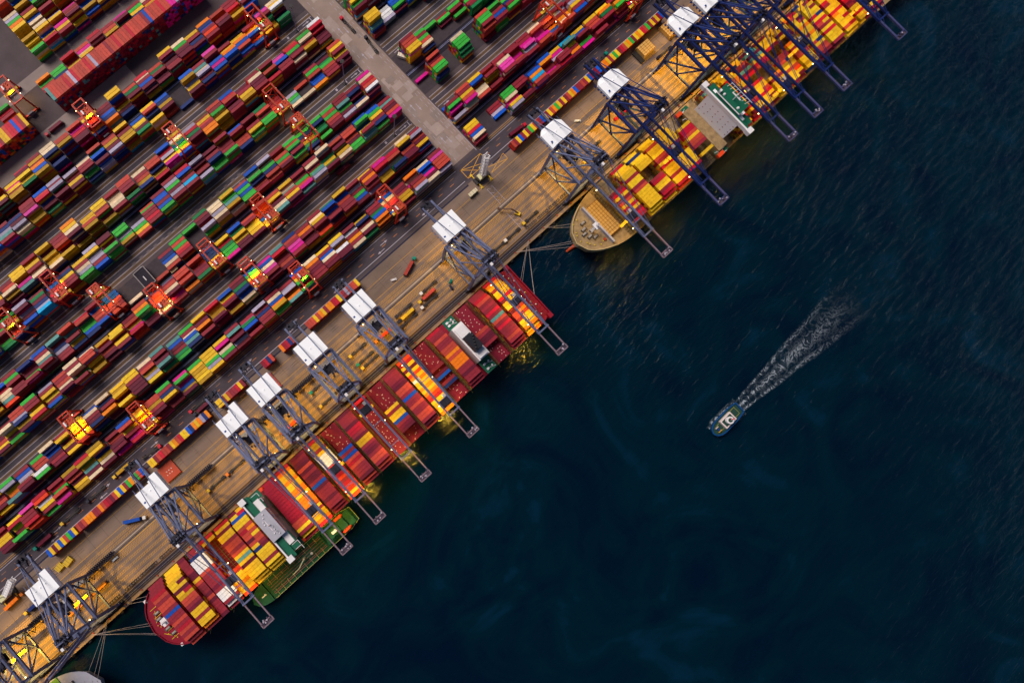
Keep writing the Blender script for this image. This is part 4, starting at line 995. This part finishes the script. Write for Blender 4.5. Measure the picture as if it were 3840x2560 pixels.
tr(165.2,51.1,W_,'white truck on the apron right of the slate crane at the stern'); tr(185.2,51.6,YC,'yellow truck near the white herringbone crossing'); tr(150,50.9,KC,'dark empty trailer by the leg of the slate crane at the stern')
tr(-110,59.6,OC,'orange truck on the apron left of the braced crane pair'); tr(-128,60,YC,'yellow truck with empty trailer behind the orange one')
truck(-172.8,76.2,-188,84.6,cab=W_[0],cname='white',load='b',rl='blue container on the turning white truck near the lower left crane',lab='white truck turning with a blue box near the lower left crane')
truck(-272.5,94.6,-290,93.9,cab=OC[0],cname='orange',load='o',rl='orange container on the orange truck in the lower left corner',lab='orange truck with a yellow orange box in the lower left corner')
tr(-281,82,YC,'yellow truck with a navy box below the lower left crane house',load='n',rl='navy container on the yellow truck below the lower left crane house')
tr(-247.4,113,GC,'teal truck hauling a maroon box on the quay road',load='M'); tr(-222,113.6,YC,'yellow truck with empty trailer on the quay road behind the teal one'); tr(-198,113.6,KC,'black truck with empty trailer on the quay road')
tr(-240,60,OC,'orange truck inside the lower left slate crane',load='o'); tr(-262,59.8,OC,'orange truck, left one inside the lower left slate crane',load='o')
tr(-100,113.2,RC,'red truck with empty trailer behind the back end of a slate crane'); tr(-99,109.6,KC,'black truck hauling a maroon box on the quay road',load='M'); tr(-172.4,114.1,YC,'yellow truck hauling an ochre box on the quay road',load='Y')
truck(-131,109,-146,110.6,cab=RC[0],cname='red',lab='red truck with empty trailer beside the short container line')
truck(105.5,88.4,89.6,82.8,cab=GC[0],cname='green',load='s',lab='green truck crossing the open apron with a red box')
truck(193.3,273,193.6,258,cab=RC[0],cname='red',lab='red truck with yellow skeletal trailer on the cross road')
truck(197.2,248,195.6,232,cab=KC[0],cname='black',lab='black truck pulling a red skeletal trailer down the cross road')
truck(243.2,109.3,227,110.6,cab=RC[0],cname='red',load='M',rl='maroon container on the red truck, right part of the quay road',lab='red truck hauling a maroon box on the right part of the quay road')
tr(-43,351.2,RC,'maroon truck with a maroon box on the back road near the red wall',load='M',rl='maroon container on the maroon truck near the long red wall')
truck(121,177.3,104.5,177.5,cab=KC[0],cname='black',load='M',rl='maroon container on the black truck beside a green container',lab='black truck with a maroon box in the lane beside a green container')
truck(-51,182,-60,180,cab=RC[0],cname='red',lab='red truck beside the short containers in the fourth strip')
tr(298.4,64.4,RC,'red truck with a red box under the first deep blue crane',load='R',rl='red container on the red truck under the first deep blue crane'); tr(360,78.4,KC,'dark empty trailer between the deep blue cranes'); truck(333,109.4,322,107.4,cab=GC[0],cname='green',lab='green truck behind the deep blue crane tail')
tr(-60,55.4,OC,'orange truck with an orange box between the close crane pair',load='O',rl='orange container on the truck between the close crane pair'); tr(38,59.4,OC,'orange truck with an orange box under the second mauve crane',load='O',rl='orange container on the truck under the second mauve crane')
tr(255,55.2,YC,'yellow truck in front of the beige ship bow'); tr(262,59.8,W_,'white truck in front of the beige ship bow'); tr(318,51.2,KC,'dark truck close to the quay between blue cranes')
# loose row of empty skeletal frames along the quay
fr = MB(); fr.box(0,11,-.9,-.7,.4,.7); fr.box(0,11,.7,.9,.4,.7)
for k in range(6): fr.box(k*2.1,k*2.1+.3,-.9,.9,.45,.75)
for x in (1.5,9):
    for s in (-1,1): fr.tube((x,s*1.05,.4),(x,s*.8,.4),.4,7)
fo = fr.build('trailer_chassis', STEEL)
xs_ = [(185.5+i*12.4,47.3) for i in range(4)] + [(-250+i*16,46.7) for i in range(4)] + [(-212,46.8),(-199,46.9),(-185,47)]
for i, (x, y) in enumerate(xs_):
    o = fo if i == 0 else fo.copy()
    if i: link(o)
    o.location = (x, y, .02); tag(o, f'dark empty trailer chassis parked along the seaward lane, {ordn(i%4+1)} of the '+('right' if i < 4 else 'left' if i < 8 else 'far left')+' group', 'trailer', 'parked trailer chassis')
def car(x, y, a, c, lab, L=4.6):
    t = thing('parked_car', lab, 'car', (x,y,.02), math.radians(a)); m_ = mat('car_paint'+str(c), lin(*c), .35)
    o = [(-L/2,-.85),(L/2-.3,-.85),(L/2,-.5),(L/2,.5),(L/2-.3,.85),(-L/2,.85)]; r = [(-L/2+.6,-.7),(L/2-1.7,-.7),(L/2-1.5,-.5),(L/2-1.5,.5),(L/2-1.7,.7),(-L/2+.6,.7)]
    mb = MB(); mb.loft(o, o, .35, .95); mb.loft([(p[0]*.8,p[1]) for p in o], r, .96, 1.45); mb.build('body', m_, t)
    mb = MB(); mb.box(L/2-1.75,L/2-1.3,-.62,.62,1.0,1.38); mb.box(-L/2+.3,-L/2+.6,-.62,.62,1.0,1.38); mb.build_each('windscreen', GLASS, t)
    mb = MB()
    for x_ in (-L/3, L/3):
        for s in (-1, 1): mb.tube((x_,s*.9,.33),(x_,s*.65,.33),.33,8)
    mb.build_each('wheel', BLK, t); return t
car(81.6,86.3,-25,(225,215,210),'white saloon car left of the green truck on the open apron'); car(-209,68.7,0,(225,225,222),'white pickup on the striped apron near the lower left crane',5.4)
car(276.3,83.9,-38,(225,215,195),'cream pickup below the row of short orange containers',5.2); car(110.5,52.3,80,(40,40,60),'dark small car inside the stern crane portal'); car(113.5,56,20,(0,120,100),'teal tractor head near the stern crane leg',4)
car(-57,45.8,0,(220,215,210),'white van parked near the quay edge between braced cranes',5)
# ---------------------------------------------------------------- other yard objects
bh = thing('yard_office', 'low building with black flat roof and white parapet among the yard rows', 'building')
mb = MB(); mb.box(-63,-53.4,205,220.2,0,5.6); mb.build('wall', mat('office_wall', lin(150,140,132), .8), bh)
mb = MB(); mb.box(-62.6,-53.8,205.4,219.8,5.601,5.75); mb.build('roof', mat('black_felt', lin(44,38,46), .9, noise=.3, scale=.6), bh)
mb = MB(); rim(mb, [(-63,205),(-53.4,205),(-53.4,220.2),(-63,220.2)], 5.5, 6.3, .4, closed=True); mb.build('parapet', mat('parapet', lin(160,150,146), .8), bh)
mb = MB(); mb.box(-58.6,-58,210,214,5.8,6.3); mb.build_each('roof_vent', WHITE, bh)
mb = MB(); mb.box(-60,-58.6,204.9,205,0,2.2); mb.build('door', STEEL, bh)
def mast(x, y, lab, hgt=33):
    t = thing('light_mast', lab, 'light mast', (x,y,0), 0, 'tall light masts')
    MB().tube((0,0,0),(0,0,hgt),.42,8,.25).build('pole', mat('galvanised', lin(130,120,140), .5), t)
    mb = MB(); mb.tube((0,0,hgt-.4),(0,0,hgt),1.5,10)
    for k in range(6): a = k*math.pi/3; mb.box(1.6*math.cos(a)-.3,1.6*math.cos(a)+.3,1.6*math.sin(a)-.3,1.6*math.sin(a)+.3,hgt-.7,hgt-.1)
    mb.build('lamp_ring', STEEL, t)
    MB().box(-1.4,1.4,-1.2,1.2,0,.8).build('base_block', STEEL, t)
mast(159.7,288,'tall light mast at the end of the topmost strip left of the cross road'); mast(159.2,229.8,'tall light mast, middle of the three left of the cross road'); mast(159.7,172,'tall light mast, lowest of the three left of the cross road')
def cover(x0, x1, y0, y1, m_, lab, z=0.9, grid=None, marks=True):
    t = thing('hatch_cover', lab, 'hatch cover', ((x0+x1)/2,(y0+y1)/2,0)); a, b_ = (x1-x0)/2, (y1-y0)/2
    MB().box(-a,a,-b_,b_,.3,z+.9).build('panel', m_, t)
    mb = MB(); mb.box(-a-.3,a+.3,-b_-.3,-b_+.3,.02,z); mb.box(-a-.3,a+.3,b_-.3,b_+.3,.02,z); mb.build_each('edge_beam', m_, t)
    if marks:
        mb = MB()
        for k in range(6): mb.box(-a*.5+k*a*.17,-a*.5+k*a*.17+.6,-2+(k%2)*2.4,-1.4+(k%2)*2.4,z+.901,z+.95)
        mb.build('sockets', WHITE, t)
    if grid:
        mb = MB()
        for k in range(6): mb.bar((-a,-b_+k*b_*.4,z+.95),(a,-b_+k*b_*.4,z+.95),.2,.15)
        for k in range(5): mb.bar((-a+k*a*.5,-b_,z+.95),(-a+k*a*.5,b_,z+.95),.2,.15)
        mb.build('grid_ribs', grid, t)
    return t
TC = mat('terracotta_cover', lin(176,70,46), .7, noise=.12, scale=.5); GB = mat('golden_cover', lin(206,160,84)); BR = mat('grid_brown', lin(150,84,30))
cover(-145,-132.6,84.4,96.6,TC,'brick red hatch cover lying on the apron near the lower left crane house'); cover(-48,-35.6,82.6,95.4,TC,'brick red hatch cover lying half under the crane pair house')
cover(352,364,86.2,95.6,GB,'cream yellow gridded hatch covers stacked on the apron, lower pile',z=4,grid=BR,marks=False); cover(379.3,387.5,84.5,96,GB,'cream yellow gridded hatch cover on the apron, upper pile',z=3,grid=BR,marks=False)
mb = MB()
for k in range(5): mb.box(348+k*.8,348.4+k*.8,84,95,.3,2)
tag(mb.build('steel_frame_stack', STEEL), 'dark steel frames leaning left of the gridded hatch covers', 'frames')
def lattice(mb, p, q, w, n, r, w2=None):
    p, q = Vector(p), Vector(q); d = (q-p).normalized(); a = d.cross(Vector((0,0,1))).normalized(); b = a.cross(d); w2 = w2 or w
    def C(t, s1, s2): ww = w+(w2-w)*t; return p.lerp(q, t)+a*s1*ww/2+b*s2*ww/2
    for s1 in (-1,1):
        for s2 in (-1,1): mb.bar(C(0,s1,s2), C(1,s1,s2), r)
    for k in range(n):
        t0, t1 = k/n, (k+1)/n; s = 1 if k%2 else -1
        mb.bar(C(t0,-s,1), C(t1,s,1), r*.7); mb.bar(C(t0,-s,-1), C(t1,s,-1), r*.7); mb.bar(C(t0,1,-s), C(t1,1,s), r*.7); mb.bar(C(t0,-1,-s), C(t1,-1,s), r*.7); mb.bar(C(t1,-1,1), C(t1,1,1), r*.7)
def mobile_crane(x, y, bx_, by_, bz, tx, ty_, lab):
    t = thing('mobile_harbour_crane', lab, 'crane', (x,y,0)); 
    mb = MB(); mb.box(-7,7,-2.6,2.6,.8,2.2); mb.build('chassis', STEEL, t)
    mb = MB()
    for k in range(6):
        for s in (-1,1): mb.tube((-6+k*2.4,s*2.6,.7),(-6+k*2.4,s*2.0,.7),.7,8)
    mb.build_each('wheel', BLK, t)
    mb = MB(); mb.box(-4,3,-2.2,2.2,2.3,6.5); mb.build('machinery_house', mat('crane_cream', lin(210,200,150)), t)
    mb = MB(); mb.box(-5.2,-4,-1.5,1.5,2.3,6); mb.build('counterweight', STEEL, t)
    mb = MB(); lattice(mb, (0,0,5), (0,0,26), 2.6, 8, .35, 2); mb.build('tower', WHITE, t)
    mb = MB(); lattice(mb, (.5,0,4), (bx_,by_,bz), 3.6, 14, .62, 3.6); mb.build('jib', WHITE, t)
    mb = MB()
    for sx in (-1,1):
        for sy in (-1,1): mb.bar((sx*5,sy*2.6,1.2),(sx*5,sy*6.4,1.0),.7); mb.box(sx*5-1,sx*5+1,sy*6.4-.8,sy*6.4+.8,.02,.7)
    mb.build_each('outrigger', YEL, t)
mobile_crane(187.5,101,.8,2.2,38,0,0,'white lattice harbour crane standing at the foot of the cross road, jib up')
mobile_crane(-282,101,17,3,16,0,0,'white lattice harbour crane with lowered jib at the left edge')
def box_unit(x, y, a, L, Wd, H, c, name, lab, cat, body='body'):
    t = thing(name, lab, cat, (x,y,0), math.radians(a)); MB().box(-L/2,L/2,-Wd/2,Wd/2,.4,H).build(body, mat(name+str(c), lin(*c), .6), t)
    mb = MB(); mb.box(-L/2+.1,L/2-.1,-Wd/2+.1,Wd/2-.1,.02,.4); mb.build('skid', STEEL, t)
    mb = MB()
    for k in range(3): mb.box(-L/2+L*(k+.5)/3-.08,-L/2+L*(k+.5)/3+.08,-Wd/2+.05,Wd/2-.05,H+.001,H+.05)
    mb.build('roof_ribs', STEEL, t)
box_unit(173.6,96,0,8,3,3.4,(214,196,160),'generator_unit','cream generator unit beside the white harbour crane','generator'); box_unit(208,216,-60,7,3,3.6,(226,214,190),'service_van','cream service van parked before the tall yellow and maroon stack','van')
box_unit(-38,204,0,6,3,3,(170,140,100),'site_cabin','tan site cabin right of the black roofed building','cabin'); box_unit(-62,98,0,5,4,3,(120,70,40),'tool_crate','rusty tool crate beside the quay road behind the crane pair','crate')
box_unit(-235,90,12,7,4.4,2.4,(196,160,40),'barrier_box','yellow ballast box behind the lower left crane house','ballast'); box_unit(-242,91,10,6,4.4,2.4,(196,160,40),'barrier_box','yellow ballast box farther left behind the lower left crane house','ballast')
# man lift on the apron
t = thing('boom_lift', 'brown boom lift with yellow cab parked across the apron rail line', 'boom lift', (188.6,60.5,0), math.radians(-65))
mb = MB(); mb.box(-2,2,-1.3,1.3,.8,2.6); mb.build('body', YEL, t)
mb = MB(); mb.bar((0,0,3),(-6,0,5.4),1.0,.8); mb.bar((-6,0,5.4),(-14,-3,4.0),.9,.7); mb.box(-16,-13.6,-4,-2.4,3.4,4.8); mb.build('arm', mat('arm_brown', lin(96,68,50), .6), t)
mb = MB()
for x_ in (-1.3,1.3):
    for s in (-1,1): mb.tube((x_,s*1.4,.7),(x_,s*.9,.7),.7,8)
mb.build_each('wheel', BLK, t)
